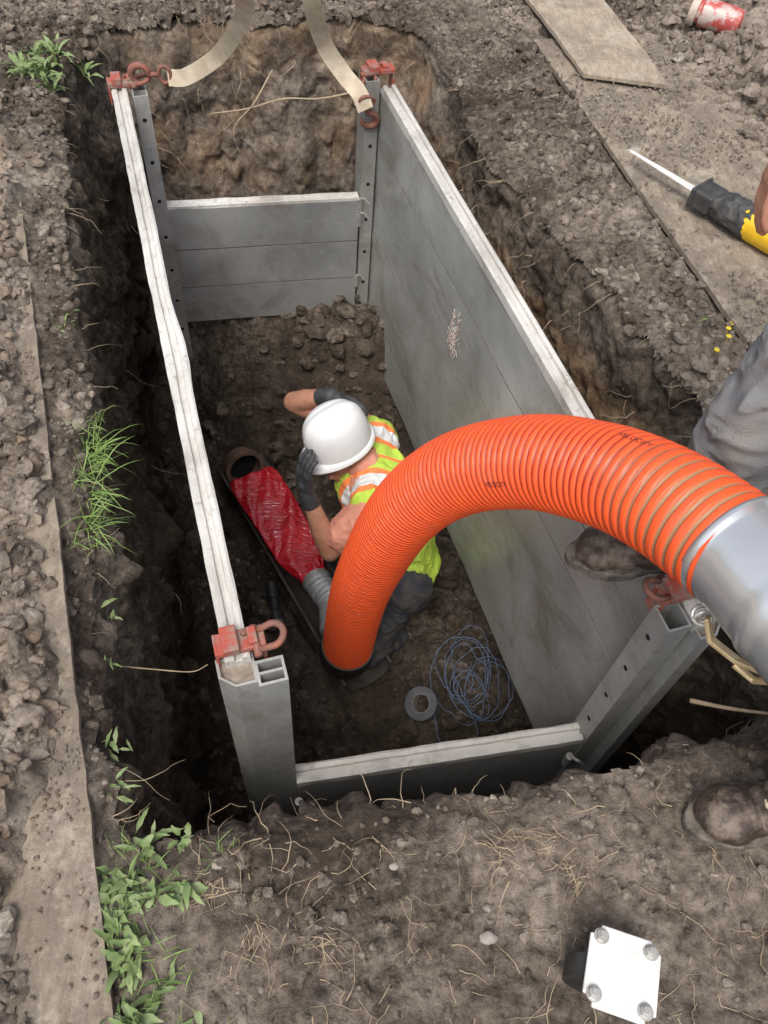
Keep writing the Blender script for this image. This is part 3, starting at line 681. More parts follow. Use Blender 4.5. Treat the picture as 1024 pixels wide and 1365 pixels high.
for i in range(nl_):
    for j in range(na-1):
        F_.append((i*k+j, i*k+j+1, (i+1)*k+j+1, (i+1)*k+j)); F_.append((i*k+na+j, (i+1)*k+na+j, (i+1)*k+na+j+1, i*k+na+j+1))
    for j in (0, na-1): F_.append((i*k+j, (i+1)*k+j, (i+1)*k+na+j, i*k+na+j))
b.add(V_, F_); b.obj('pipe_trough', M_cast, parent=pipe)
c0 = pc+pd3*.10+z3*.01; cax = unit(pd3+z3*.35)
V_, F_ = lathe(c0, cax, [(-.05, .085), (.0, .092), (.01, .10), (.035, .10), (.035, .080), (-.05, .076)], 36); o = mesh('pipe_collar', V_, F_, M_clay, parent=pipe, smooth=False); fix_normals(o)
b = MB(); b.cyl(c0-cax*.03, c0-cax*.028, .078, n=32); b.obj('pipe_mouth_shade', M_black, parent=pipe)  # black disc paints the shade inside the pipe opening
def red_mat():
    m, nt, b = new_mat('red_liner'); v = coords(nt)
    nt.links.new(ramp(nt, tex_noise(nt, 6, 3, .5, v), [(.35, (.66, .016, .034)), (.7, (.46, .010, .022))]), b.inputs['Base Color'])
    b.inputs['Roughness'].default_value = .16; b.inputs['Coat Weight'].default_value = .8; b.inputs['Coat Roughness'].default_value = .04; b.inputs['Specular IOR Level'].default_value = .7
    bump(nt, b, tex_noise(nt, 11, 2.5, .55, coords(nt, (1, 2.4, 1), (0, 0, .5)), 1.8), .6, .03); return m
liner = empty('pipe_liner', tuple(pc+pd3*.45), 'glossy red creased liner sleeve lying flat in the open pipe', 'liner')
n1, n2 = 130, 60
TT, AA = np.meshgrid(np.linspace(0, 1, n1), np.linspace(0, 2*math.pi, n2, endpoint=False), indexing='ij')
cre = .018*(np.abs(vn(TT*5+np.cos(AA)*1.6, np.cos(AA)*1.4+TT*3, 0*TT, 3)*2-1)-.4)+.007*(np.abs(vn(TT*13+np.cos(AA)*2, np.cos(AA)*2.4-TT*5, 0*TT, 8)*2-1)-.4)
hw = .125-.020*TT-.048*sst(.70, 1, TT)-.010*(1-sst(0, .06, TT)); hh = .016+.036*sst(.72, 1, TT)
sec = np.sign(np.cos(AA))*np.abs(np.cos(AA))**.8
LV = (pc+pd3*.20)[None, None]+pd3*(.70*TT)[..., None]+z3*(.055+.02*np.sin(TT*3)+np.sin(AA)*hh+cre*np.clip(np.sin(AA)+.3, 0, 1))[..., None]+pq3*(sec*hw*(1+.05*(vn(TT*6, np.sign(np.cos(AA))*3, 0*TT, 4)-.5)))[..., None]
F_ = [(i*n2+j, i*n2+(j+1) % n2, (i+1)*n2+(j+1) % n2, (i+1)*n2+j) for i in range(n1-1) for j in range(n2)]+[tuple(range(n2)), tuple((n1-1)*n2+j for j in range(n2))]
o = mesh('liner_sleeve', LV.reshape(-1, 3), F_, red_mat(), parent=liner, smooth=True); fix_normals(o)
e0 = pc+pd3*.865+z3*.07
elb = empty('duct_elbow', tuple(e0), 'short silver metal coupling joining the liner to the hose', 'coupling')
EP = resample(spline([e0, e0+pd3*.08+z3*.01, e0+pd3*.17+z3*.03, (-.01, 1.57, -1.49)], 12), .006)[0]
V_, F_ = tube(EP, [.058+.0015*math.sin(i*1.3)+.006*min(1, i/12) for i in range(len(EP))], 36); o = mesh('elbow_tube', V_, F_, simple('silver_tape', (.72, .73, .76), (.52, .53, .56), 18, .28, .5, .3, 30), parent=elb, smooth=True)
b = MB(); b.tube([EP[2], EP[5]], .066, 36); b.obj('clamp_band', M_steel, parent=elb)

# ------------------------------------------------------------------ small things in pit
tp = np.array([.375, 1.33, fz(np.array([.375]), np.array([1.33]))[0]+.045]); tn = unit((-.45, -.25, .85))
te = empty('tape_roll', tuple(tp), 'roll of silver grey tape lying on the soil', 'tape')
M_tape = simple('grey_tape', (.17, .175, .185), (.10, .105, .115), 30, .4, .2, spec=.4); M_card = simple('tape_core', (.30, .28, .26), (.20, .18, .17), 50, .8)
V_, F_ = lathe(tp, tn, [(-.027, .072), (.027, .072), (.027, .042), (-.027, .042)], 48); o = mesh('tape_body', V_, F_, M_tape, parent=te); fix_normals(o)
V_, F_ = lathe(tp, tn, [(-.026, .0415), (.0275, .0415), (.0275, .038), (-.026, .038)], 40); o = mesh('tape_core', V_, F_, M_card, parent=te); fix_normals(o)
M_blue = simple('blue_wire', (.08, .13, .23), (.20, .27, .38), 30, .6)
wc = np.array([.575, 1.42]); P = []; aa = 0
for i in range(380):
    aa += .17+random.uniform(-.04, .05); rr = .095+.045*math.sin(i*.061)+.02*math.sin(i*.23)+random.uniform(-.004, .004); ox = .05*math.sin(i*.031); oy = .07*math.cos(i*.043)
    x_ = wc[0]+ox+rr*math.cos(aa)*.9; y_ = wc[1]+oy+rr*math.sin(aa)*1.3; P.append((x_, y_, -1.655+.07*vn(np.array([i*.21]), 0, 0)[0]+.02*math.sin(i*.4)))
P += [(.60, 1.2, -1.66), (.45, 1.15, -1.67), (.42, 1.3, -1.67)]
V_, F_ = tube(spline(P, 3), .0017, 5); mesh('wire_coil', V_, F_, M_blue, smooth=True, label='tangled coil of thin blue wire on the soil', cat='wire', origin=(.575, 1.42, -1.7))
flz = float(fz(np.array([-.286]), np.array([1.76]))[0])+.05
fl = np.array([-.286, 1.76, flz]); fd = unit((.2, -.9, -.1)); fe = empty('flashlight', tuple(fl), 'black cylindrical torch lying on dark soil', 'torch')
M_torch = simple('black_torch', (.02, .021, .023), (.045, .045, .048), 20, .25)
V_, F_ = tube([fl-fd*.10, fl-fd*.097, fl-fd*.02, fl-fd*.018, fl+fd*.03, fl+fd*.05, fl+fd*.09], [.022, .025, .025, .022, .025, .034, .034], 28); mesh('torch_body', V_, F_, M_torch, parent=fe)
b = MB(); b.tube([fl+fd*.09, fl+fd*.094], [.030, .030], 24); b.obj('torch_lens', M_steel, parent=fe)

# ------------------------------------------------------------------ people
M_skin = simple('skin', (.50, .26, .17), (.40, .19, .12), 25, .5, 0, .15, 200)
M_jean_d = simple('dark_muddy_trousers', (.045, .050, .064), (.11, .095, .08), 14, .9, 0, .5, 250, lo=.45, hi=.65)
M_jean = simple('worn_jeans', (.20, .215, .235), (.26, .25, .23), 9, .95, 0, .8, 220, spec=.1)
M_tee = simple('salmon_shirt', (.72, .32, .23), (.58, .24, .165), 14, .9, 0, .4, 150)
M_glove = simple('black_glove', (.025, .028, .032), (.07, .07, .075), 30, .55, 0, .5, 120)
M_white = simple('white_helmet', (.82, .83, .84), (.75, .76, .76), 6, .25)
M_boot = simple('muddy_leather', (.045, .030, .022), (.20, .155, .12), 18, .5, 0, 1., 60, lo=.46, hi=.62, spec=.5)
M_sole = simple('boot_sole', (.05, .043, .036), (.20, .17, .14), 30, .9, 0, .6, 80)
M_hair = simple('grey_brown_hair', (.14, .11, .09), (.26, .22, .18), 60, .8, 0, .8, 200)
def vest_mat():
    m, nt, b = new_mat('hi_vis_vest'); t = attr(nt, 'band'); v = coords(nt)
    L = (.50, .70, .08); O = (.95, .25, .07); S = (.72, .74, .74)
    c = ramp(nt, t, [(0, L), (.30, O), (.36, S), (.48, O), (.54, L), (.68, O), (.74, S), (.88, O), (.94, L)], 'CONSTANT')
    d = ramp(nt, tex_noise(nt, 12, 8, .75, v), [(.50, g(0)), (.72, g(.45))]); c = mix(nt, d, c, (.22, .19, .10))
    nt.links.new(c, b.inputs['Base Color']); b.inputs['Roughness'].default_value = .75
    bump(nt, b, tex_noise(nt, 30, 5, .6, v, .8), .6, .01); return m
def hand_prims(wrist, palm_dir, palm_up, curl, side, scale=1., spread=.10):
    f = unit(palm_dir); u = np.array(palm_up, float); u -= f*(u@f); u = unit(u); s = np.cross(u, f)*side; w = np.array(wrist, float); c = scale; P = []
    P.append(('c', w, w+f*.03*c, .024*c, .026*c))
    for k_ in (-.026, -.009, .009, .026): P.append(('c', w+f*.02*c+s*k_*.7*c, w+f*.085*c+s*k_*c, .014*c, .0125*c))
    ln = [.062, .075, .08, .07]; 
    for q, k_ in enumerate((-.028, -.0095, .0095, .028)):
        base = w+f*.088*c+s*k_*c; d = unit(f+s*k_*spread*60*.1); p = base; L = ln[q]*c; r = .0098*c
        cur = 0
        for j, fr in enumerate((.45, .31, .24)):
            cur += curl*(.6 if j == 0 else 1); dd = d*math.cos(cur)-u*math.sin(cur); p2 = p+dd*L*fr; P.append(('c', p, p2, r, r*.92)); p = p2; r *= .92
    tb = w+f*.03*c+s*.028*c; d1 = unit(f*.6+s*.8-u*.3); t1 = tb+d1*.04*c; d2 = unit(f*.9+s*.25-u*.5); P += [('c', tb, t1, .014*c, .0115*c), ('c', t1, t1+d2*.032*c, .0115*c, .0095*c)]
    return P
def boot(parent, heel, fwd, mat, zb):
    f = unit((fwd[0], fwd[1], 0)); s = np.array([-f[1], f[0], 0]); h = np.array([heel[0], heel[1], zb]); z = z3; R = rotm(f, z)
    pr = [('c', h+f*.045+z*.058, h+f*.10+z*.058, .044, .046), ('c', h+f*.10+z*.055, h+f*.19+z*.046, .046, .040), ('e', h+f*.236+z*.052, (.064, .052, .040), R), ('e', h+f*.20+z*.05, (.06, .050, .032), R),
          ('c', h+f*.055+z*.07, h+f*.065+z*.17, .048, .052), ('c', h+f*.08+z*.10, h+f*.16+z*.070, .040, .030), ('e', h+f*.06+z*.18, (.066, .059, .016), R),
          ('c', h+f*.185+z*.080-s*.026, h+f*.185+z*.080+s*.026, .012, .012), ('c', h+f*.02+z*.06, h+f*.02+z*.12, .03, .025), ('c', h+f*.10+z*.12-s*.03, h+f*.16+z*.085-s*.032, .012, .010), ('c', h+f*.10+z*.12+s*.03, h+f*.16+z*.085+s*.032, .012, .010)]
    o = blobs('boot', pr, .004, mat, parent, 1, wr=(.006, 26, 26, 26))
    out = []; 
    for a in np.linspace(0, 2*math.pi, 64, endpoint=False):
        c_ = math.cos(a); t = (c_+1)/2; wd = .042+.018*sst(.3, .8, t)-.008*math.exp(-((t-.4)/.12)**2); out.append((.153+.162*c_, math.sin(a)*wd*1.08))
    V_ = []; 
    for sc_, zz in ((.95, 0), (1, .004), (1.02, .022), (1.02, .032), (.97, .036)): V_ += [h+f*(.153+(x_-.153)*sc_*(1+.006*(i % 2)))+s*y_*sc_*(1+.03*(i % 2))+z*zz for i, (x_, y_) in enumerate(out)]
    n = len(out); F_ = [(r*n+i, r*n+(i+1) % n, (r+1)*n+(i+1) % n, (r+1)*n+i) for r in range(4) for i in range(n)]+[tuple(range(n)), tuple(range(4*n, 5*n))]
    q = mesh('sole', V_, F_, M_sole, parent=o); q.matrix_parent_inverse = Matrix.Identity(4); fix_normals(q)
    b = MB()
    for i in range(5):
        c_ = h+f*(.095+.020*i)+z*(.148-.0145*i); b.tube([c_-s*.028-z*.010, c_+z*.004+f*.008, c_+s*.028-z*.010+f*.012], .003, 6)
    q = b.obj('lace', M_web, parent=o); q.matrix_parent_inverse = Matrix.Identity(4)
    return o

wk = empty('person', (.18, 1.75, -1.75), 'worker in white helmet and lime vest kneeling, gloved hands on helmet', 'person')
SLs, SRs = np.array([.115, 1.785, -.92]), np.array([.10, 2.16, -.91]); HLs, HRs = np.array([.27, 1.72, -1.33]), np.array([.27, 1.92, -1.33])
EL, ER = np.array([-.040, 1.720, -1.11]), np.array([-.210, 2.27, -.86]); WL, WR = np.array([-.135, 1.82, -.865]), np.array([-.060, 2.205, -.745])
ch = (SLs+SRs)/2; hp = (HLs+HRs)/2; hd = np.array([-.005, 1.995, -.835])
up = unit((-.24, .06, .95)); fw = unit((-.82, -.52, -.20)); HR_ = rotm(fw, up)
def hpnt(a, b_, c_): return hd+HR_@np.array([a, b_, c_])
body = [('c', hp, (hp+ch)/2, .115, .11), ('c', (hp+ch)/2, ch+np.array([.01, 0, -.06]), .115, .12), ('c', SLs+np.array([0, .05, 0]), SRs-np.array([0, .05, 0]), .070, .070),
    ('c', ch+np.array([0, 0, .02]), hd+np.array([.03, 0, -.03]), .06, .052), ('e', hd, (.092, .074, .105), HR_), ('e', hpnt(.035, 0, -.075), (.05, .05, .045), HR_),
    ('c', hpnt(.088, 0, .0), hpnt(.112, 0, -.035), .009, .014), ('c', hpnt(.085, -.022, -.068), hpnt(.085, .022, -.068), .009, .009), ('e', hpnt(-.005, .077, -.015), (.018, .009, .03), HR_), ('e', hpnt(-.005, -.077, -.015), (.018, .009, .03), HR_),
    ('c', hpnt(.083, -.045, .022), hpnt(.083, .045, .022), .011, .011),
    ('c', SLs, EL, .052, .043), ('c', EL, EL+(WL-EL)*.35, .042, .044), ('c', EL+(WL-EL)*.35, WL, .044, .027), ('c', SRs, ER, .052, .043), ('c', ER, ER+(WR-ER)*.35, .042, .044), ('c', ER+(WR-ER)*.35, WR, .044, .027),
    ('c', HLs, (.15, 1.57, -1.64), .06, .04), ('c', HRs, (.04, 1.96, -1.46), .06, .04)]
blobs('body', body, .006, M_skin, wk, 4)
for s_ in (1, -1):
    b = MB(); V_ = ICO2[0]*.011+hpnt(.083, s_*.03, .0); b.add(V_, ICO2[1]); b.obj('eye', M_white, parent=wk, smooth=True)
blobs('hair', [('e', hpnt(-.015, 0, .02), (.088, .081, .085), HR_), ('e', hpnt(-.05, 0, -.03), (.05, .068, .05), HR_)], .006, M_hair, wk, 2)
blobs('shirt', [('c', hp, (hp+ch)/2, .125, .12), ('c', (hp+ch)/2, ch+np.array([.01, 0, -.06]), .125, .13), ('c', SLs+np.array([0, .05, 0]), SRs-np.array([0, .05, 0]), .078, .078), ('c', SLs, SLs+(EL-SLs)*.60, .072, .074), ('c', SRs, SRs+(ER-SRs)*.55, .068, .066), ('c', ch, ch+np.array([-.03, 0, .05]), .075, .066)], .005, M_tee, wk, 2, wr=(.012, 14, 14, 14))
axv = unit(ch-hp); Lt = np.linalg.norm(ch-hp)
def band(V):
    t = ((V-hp)@axv)/Lt; lat = np.abs(V[:, 1]-1.975)
    return np.where(t > .84, .68+(lat-.060)*2.6, np.clip(t*.88+.02, 0, 1))
blobs('safety_vest', [('c', hp+np.array([.005, 0, -.01]), (hp+ch)/2+np.array([.01, 0, 0]), .142, .142), ('c', (hp+ch)/2, ch+np.array([.02, 0, -.06]), .144, .150), ('c', SLs+np.array([.015, .040, .0]), SRs-np.array([-.015, .040, 0]), .094, .094)], .005, vest_mat(), wk, 2, {'band': band}, wr=(.014, 10, 10, 10))
KL = np.array([.15, 1.56, -1.66]); KR = np.array([.0, 1.97, -1.45])
blobs('jeans', [('c', HLs+z3*-.02, HRs+z3*-.02, .118, .118), ('c', HLs, KL, .092, .070), ('c', KL, (.26, 1.66, -1.70), .068, .055), ('c', HRs, KR, .095, .076), ('c', KR, (.03, 2.0, -1.66), .072, .060)], .0055, M_jean_d, wk, 2, wr=(.012, 12, 12, 12))
boot(wk, (.14, 2.01), (-1, -.1), M_boot, -1.765)
boot(wk, (.28, 1.93), (-.25, -.95), M_boot, -1.84)
blobs('glove', hand_prims(WL, (-.04, .10, .62), (-.8, -.6, 0), .38, 1, 1.12)+[('c', WL+unit(EL-WL)*.05, WL, .036, .033)], .0035, M_glove, wk, 1)
blobs('glove', hand_prims(WR, (.62, -.45, .06), (-.3, .25, .9), .45, -1, 1.12)+[('c', WR+unit(ER-WR)*.05, WR, .036, .033)], .0035, M_glove, wk, 1)
hc = hpnt(-.002, 0, .055); V_ = []; na = 56; prof = [(1.0, 0.0), (1.0, .02), (.985, .05), (.94, .09), (.84, .125), (.66, .150), (.42, .163), (.2, .168), (.0, .17)]
prof = spline([(a, b_, 0) for a, b_ in prof], 4)[:, :2]
ex_, ey_ = .132, .112
for r, h_ in prof:
    for a in np.linspace(0, 2*math.pi, na, endpoint=False):
        ca_, sa__ = math.cos(a), math.sin(a); hh_ = h_+.007*math.exp(-(r*sa__/.16)**2)*(h_ > .06)+.003*math.exp(-((abs(r*sa__)-.4)/.08)**2)*(h_ > .06)
        V_.append(hc+HR_@np.array([ex_*r*ca_, ey_*r*sa__, hh_]))
npf = len(prof); F_ = [(i*na+j, i*na+(j+1) % na, (i+1)*na+(j+1) % na, (i+1)*na+j) for i in range(npf-1) for j in range(na)]
o = mesh('hard_hat', V_, F_, M_white, parent=wk, smooth=True); fix_normals(o)
V_ = []
for k_, (ext, zz) in enumerate(((0, .012), (.5, .006), (1, -.004), (1, -.009), (.5, -.001), (0, .0))):
    for a in np.linspace(0, 2*math.pi, na, endpoint=False):
        e_ = (.012+.036*max(0, math.cos(a))**1.5)*ext; V_.append(hc+HR_@np.array([(ex_+e_)*math.cos(a), (ey_+.011*ext)*math.sin(a), zz-.012*ext*max(0, math.cos(a))]))
F_ = [(i*na+j, i*na+(j+1) % na, ((i+1) % 6)*na+(j+1) % na, ((i+1) % 6)*na+j) for i in range(6) for j in range(na)]
q = mesh('hat_brim', V_, F_, M_white, parent=o, smooth=True); q.matrix_parent_inverse = Matrix.Identity(4); fix_normals(q)
M_emb = simple('emblem_ink', (.18, .20, .30), (.60, .58, .56), 150, .5, lo=.46, hi=.52)
V_ = []
for iz in range(7):
    for ia in range(9):
        a = math.radians(8)+(ia-4)*.035; hh_ = .028+iz*.0035; r = np.interp(hh_, prof[:, 1], prof[:, 0]); V_.append(hc+HR_@np.array([ex_*r*math.cos(a), ey_*r*math.sin(a), hh_])+HR_@np.array([math.cos(a), math.sin(a), .1])*.0012)
F_ = [(i*9+j, i*9+j+1, i*9+j+10, i*9+j+9) for i in range(6) for j in range(8) if not ((i in (0, 5)) and (j in (0, 7)))]
q = mesh('emblem', V_, F_, M_emb, parent=o); q.matrix_parent_inverse = Matrix.Identity(4)

st = empty('person', (.9, .8, 0.), 'man in worn jeans and muddy boots standing astride the pit corner', 'person')
fa = (.76, 1.0, .10); na_ = (.925, .43, .10); kf = (.755, 1.0, .49); kn = (.97, .62, .5); hf = (.86, 1.05, .9); hn = (.93, .86, .9)
sR = np.array([.92, 1.16, 1.42]); sL = np.array([.96, .78, 1.42]); eR = np.array([.90, 1.27, 1.13]); wR = np.array([.705, 1.235, .935]); eL = np.array([.98, .66, 1.14]); wL = np.array([.90, .60, .92])
hc2 = np.array([.90, .96, 1.66])
blobs('body', [('c', hf, kf, .085, .058), ('c', kf, fa, .056, .04), ('c', hn, kn, .085, .058), ('c', kn, na_, .056, .04), ('c', (.9, .95, .95), (.93, .96, 1.3), .13, .14), ('c', sR, sL, .07, .07),
    ('c', (.93, .97, 1.42), (.91, .96, 1.6), .055, .05), ('e', tuple(hc2), (.095, .075, .115)), ('e', (.85, .96, 1.6), (.045, .045, .045)), ('c', (.81, .96, 1.66), (.80, .96, 1.63), .01, .014), ('e', (.905, 1.035, 1.65), (.018, .01, .03)), ('e', (.905, .885, 1.65), (.018, .01, .03)),
    ('c', sR, eR, .052, .042), ('c', eR, wR, .042, .028), ('c', sL, eL, .052, .042), ('c', eL, wL, .042, .028)]+hand_prims(wR, (-.16, -.16, -.9), (-.9, .2, .1), .25, -1, 1.05)+hand_prims(wL, (-.3, -.1, -.8), (-.8, 0, .3), .3, 1, 1.0), .005, M_skin, st, 1)
blobs('hair', [('e', (.915, .96, 1.70), (.095, .082, .085))], .008, M_hair, st, 1)
blobs('jeans', [('c', hf, hn, .125, .125), ('c', hf, kf, .100, .080), ('c', kf, (.765, 1.0, .15), .080, .070), ('c', (.765, 1.0, .17), (.765, 1.0, .14), .076, .076), ('c', hn, kn, .105, .085), ('c', kn, (.935, .44, .17), .085, .072), ('c', (.9, .955, .92), (.9, .955, 1.0), .13, .13)], .005, M_jean, st, 1, wr=(.014, 11, 11, 15))
blobs('shirt', [('c', (.9, .95, 1.0), (.93, .96, 1.3), .145, .155), ('c', sR, sL, .085, .085), ('c', sR, sR+(eR-sR)*.7, .066, .06), ('c', sL, sL+(eL-sL)*.7, .066, .06)], .008, M_tee, st, 2, wr=(.01, 10, 10, 10))
boot(st, (.835, 1.01), (-1, -.04), M_boot, .012)
def gzp(x, y): return float(gz(np.array([x]), np.array([y]))[0])
zn = max(gzp(.85, .43), gzp(.75, .42))-.005
boot(st, (.985, .458), (-1, -.16), M_boot, zn)

# ------------------------------------------------------------------ reciprocating saw
M_yel = simple('yellow_plastic', (.85, .55, .02), (.70, .42, .02), 20, .4); M_dkp = simple('dark_plastic', (.03, .031, .034), (.07, .067, .062), 20, .6, 0, .3, 90); M_blade = simple('saw_steel', (.80, .80, .78), (.62, .60, .56), 30, .5, .1)
sw = empty('reciprocating_saw', (1.2, 2.3, .03), 'yellow and black power saw with long blade lying on plywood', 'saw')
s0 = np.array([1.145, 2.42, .075]); sdv = unit((.62, -.72, 0)); spn = np.array([-sdv[1], sdv[0], 0])
b = MB()
teeth = [s0-spn*.018]+[s0-sdv*(.30*i/60)-spn*((.016 if i % 2 else .021)-.014*i/60) for i in range(60)]+[s0-sdv*.305+spn*.004]+[s0-sdv*.29+spn*.010, s0+spn*.016]
n = len(teeth); b.add(teeth+[t+z3*.0016 for t in teeth], [tuple(range(n)), tuple(range(n, 2*n))]+[(i, (i+1) % n, n+(i+1) % n, n+i) for i in range(n)]); b.obj('saw_blade', M_blade, parent=sw)
b = MB(); b.box(s0+sdv*.035, sdv, spn, z3, .075, .095, .06); b.box(s0+sdv*.0, sdv, spn, z3, .014, .11, .072); o = b.obj('saw_shoe', M_dkp, parent=sw); bevel(o, .010, 3)
blobs('gear_housing', [('c', s0+sdv*.07, s0+sdv*.12, .040, .046), ('c', s0+sdv*.12, s0+sdv*.19, .048, .052), ('c', s0+sdv*.09+z3*.02+spn*.01, s0+sdv*.13+z3*.035, .022, .022)], .004, M_dkp, sw, 1, wr=(.007, 34, 34, 34))
blobs('motor_body', [('c', s0+sdv*.20, s0+sdv*.30, .053, .053), ('c', s0+sdv*.30+spn*.0, s0+sdv*.36, .05, .040)], .004, M_yel, sw, 2)
blobs('grip', [('c', s0+sdv*.36+spn*.01, s0+sdv*.45+spn*.03, .024, .026), ('c', s0+sdv*.45+spn*.03, s0+sdv*.46-spn*.06, .024, .026), ('c', s0+sdv*.46-spn*.06, s0+sdv*.36-spn*.03, .02, .02)], .004, M_dkp, sw, 2)
for i in range(4):
    b = MB(); c_ = s0+sdv*(.215+.02*i)+z3*.0515; b.box(c_, sdv, spn, z3, .007, .045, .006); b.obj('vent', M_dkp, parent=sw)
# ------------------------------------------------------------------ jar
jr = np.array([1.50, 3.66, gzp(1.5, 3.66)+.06]); jd = unit((.85, -.42, -.05)); je = empty('plastic_jar', tuple(jr-z3*.06), 'crushed red plastic jar with pale lid lying on clods', 'jar')
M_jar = simple('red_label', (.45, .08, .07), (.50, .42, .38), 18, .4, 0, .3, 30, lo=.48, hi=.56); M_lid = simple('pale_lid', (.58, .50, .42), (.45, .36, .3), 20, .5)
V_, F_ = tube([jr-jd*.09, jr-jd*.075, jr-jd*.07, jr+jd*.07, jr+jd*.09, jr+jd*.1], [.045, .045, .056, .054, .05, .03], 32); o = mesh('jar_body', V_, F_, M_jar, parent=je, smooth=False)
b = MB(); b.tube([jr-jd*.12, jr-jd*.118, jr-jd*.09, jr-jd*.088], [.055, .06, .06, .058], 36); b.obj('jar_lid', M_lid, parent=je)

# ------------------------------------------------------------------ white caster plate
cp = np.array([.478, .150, .115]); ca1 = unit((.93, -.30, .12)); cn = unit((-.05, .12, 1)); cb = unit(np.cross(cn, ca1)); ca1 = np.cross(cb, cn)
ce = empty('caster', (.478, .15, 0.), 'white bolted caster plate with black wheel on the soil', 'caster')
M_wp = simple('white_paint', (.76, .76, .74), (.58, .56, .52), 25, .45, lo=.5, hi=.72)
b = MB(); b.box(cp, ca1, cb, cn, .115, .125, .008); o = b.obj('mounting_plate', M_wp, parent=ce); md = bevel(o, .003, 3)
bm = bmesh.new(); bm.from_mesh(o.data); es = [e for e in bm.edges if abs((e.verts[0].co-e.verts[1].co).normalized().dot(Vector(cn))) > .9]; bmesh.ops.bevel(bm, geom=es, offset=.016, segments=5, affect='EDGES'); bm.to_mesh(o.data); bm.free()
for a in (-1, 1):
    for q_ in (-1, 1):
        p_ = cp+ca1*a*.040+cb*q_*.044+cn*.004; b = MB(); b.cyl(p_, p_+cn*.0022, .0125, n=24); b.cyl(p_+cn*.0022, p_+cn*.010, .0092, n=6); b.cyl(p_+cn*.010, p_+cn*.015, .0052, n=14); b.obj('bolt', M_steel, parent=ce)
b = MB(); b.box(cp-cn*.03+ca1*.005, ca1, cb, cn, .06, .07, .05); b.obj('fork', M_wp, parent=ce)
b = MB(); wcn = cp-cn*.062-ca1*.035; V_, F_ = tube([wcn-cb*.02, wcn-cb*.018, wcn+cb*.018, wcn+cb*.02], [.042, .048, .048, .042], 40); b.add(V_, F_); b.obj('wheel', M_rubber, parent=ce, smooth=False)

# ------------------------------------------------------------------ plants, roots
def leaf_mat(name, a, b_, dust=.5):
    m, nt, b = new_mat(name); v = coords(nt); c = ramp(nt, tex_noise(nt, 14, 5, .6, v), [(.35, a), (.65, b_)])
    c = mix(nt, ramp(nt, tex_noise(nt, 60, 6, .7, v), [(.45, g(0)), (.65, g(dust))]), c, (.28, .26, .18))
    nt.links.new(c, b.inputs['Base Color']); b.inputs['Roughness'].default_value = .6; return m
M_leaf = leaf_mat('weed_leaf', (.12, .19, .06), (.22, .31, .11)); M_grass = leaf_mat('grass_blade', (.13, .24, .04), (.27, .40, .11), .2); M_root = simple('dry_root', (.50, .40, .27), (.30, .22, .14), 20, .9)
def plant(base, n, L, w, spread, name, label, mat, droop=.6, cat='weed', bias=(0, 0), up_=.6):
    b = MB(); base = np.array(base, float)
    for i in range(n):
        a = random.uniform(0, 6.283); e = random.uniform(.1, 1)*spread; d = unit((math.cos(a)*e+bias[0], math.sin(a)*e+bias[1], up_*random.uniform(.3, 1.1))); l = L*random.uniform(.35, 1.1); ww = w*random.uniform(.5, 1.1)
        sdv_ = unit(np.cross(d, (0, 0, 1))); k_ = 8; V_ = []; p = base+np.array([random.uniform(-.02, .02), random.uniform(-.02, .02), 0]); tw = random.uniform(-.9, .9); wv = random.uniform(1.5, 3)
        for j in range(k_+1):
            t = j/k_; wd = (ww*(math.sin(math.pi*min(1, t*.95+.04))**.9)*(.25 if t < .2 else 1)*(1+.22*math.sin(j*wv))) if w > .008 else ww*(1-t)**.6
            nn = unit(np.cross(sdv_, d)); s2 = sdv_*math.cos(tw)+nn*math.sin(tw)
            V_ += [p-s2*wd/2+nn*wd*.2, p, p+s2*wd/2+nn*wd*.2]; d = unit(d-np.array([0, 0, droop/k_*(1+t)])+np.array([random.gauss(0, .08), random.gauss(0, .08), 0])); p = p+d*l/k_
        F_ = []
        for j in range(k_): F_ += [(j*3, j*3+1, j*3+4, j*3+3), (j*3+1, j*3+2, j*3+5, j*3+4)]
        b.add(V_, F_)
    return mesh(name, b.V, b.F, mat, smooth=True, label=label, cat=cat, origin=tuple(base))
for i in range(30):
    y_ = random.uniform(.05, .385); x_ = -.335-(y_-.08)*.20+abs(random.gauss(0, .065))
    plant((x_, y_, gzp(x_, y_)+.002), random.randint(4, 10), .058, .016, 1., 'weed_plant', 'low broad-leaved green weed growing in bare soil', M_leaf, .8, 'weed', up_=.7)['group'] = 'weeds beside the plywood'
for i in range(14):
    y_ = random.uniform(.05, .385); x_ = -.33-(y_-.08)*.20+abs(random.gauss(0, .08))
    plant((x_, y_, gzp(x_, y_)-.003), 12, .06, .0025, 1., 'grass_tuft', 'sparse dry and green grass tuft in bare soil', M_grass, .9, 'grass', up_=.7)['group'] = 'grass beside the plywood'
for i in range(10):
    x_ = -1.13+random.uniform(-.10, .10); y_ = 3.08+random.uniform(-.17, .14)
    plant((x_, y_, gzp(x_, y_)), 18, .09, .020, 1., 'weed_plant', 'leafy green weed on the pit rim', M_leaf, .8, 'weed', up_=1.)['group'] = 'weeds on the pit rim'
for i in range(15):
    t = i/14; x_ = -.66+.10*t+random.uniform(-.03, .02); y_ = 1.38-.35*t+random.uniform(-.02, .02)
    plant((x_, y_, gzp(x_, y_)-.005), random.randint(10, 22), random.choice([.07, .10, .13]), .0035, 1., 'grass_tuft', 'tuft of green grass hanging over the pit edge', M_grass, .8, 'grass', bias=(.35, -.1), up_=.8)['group'] = 'grass along the pit edge'
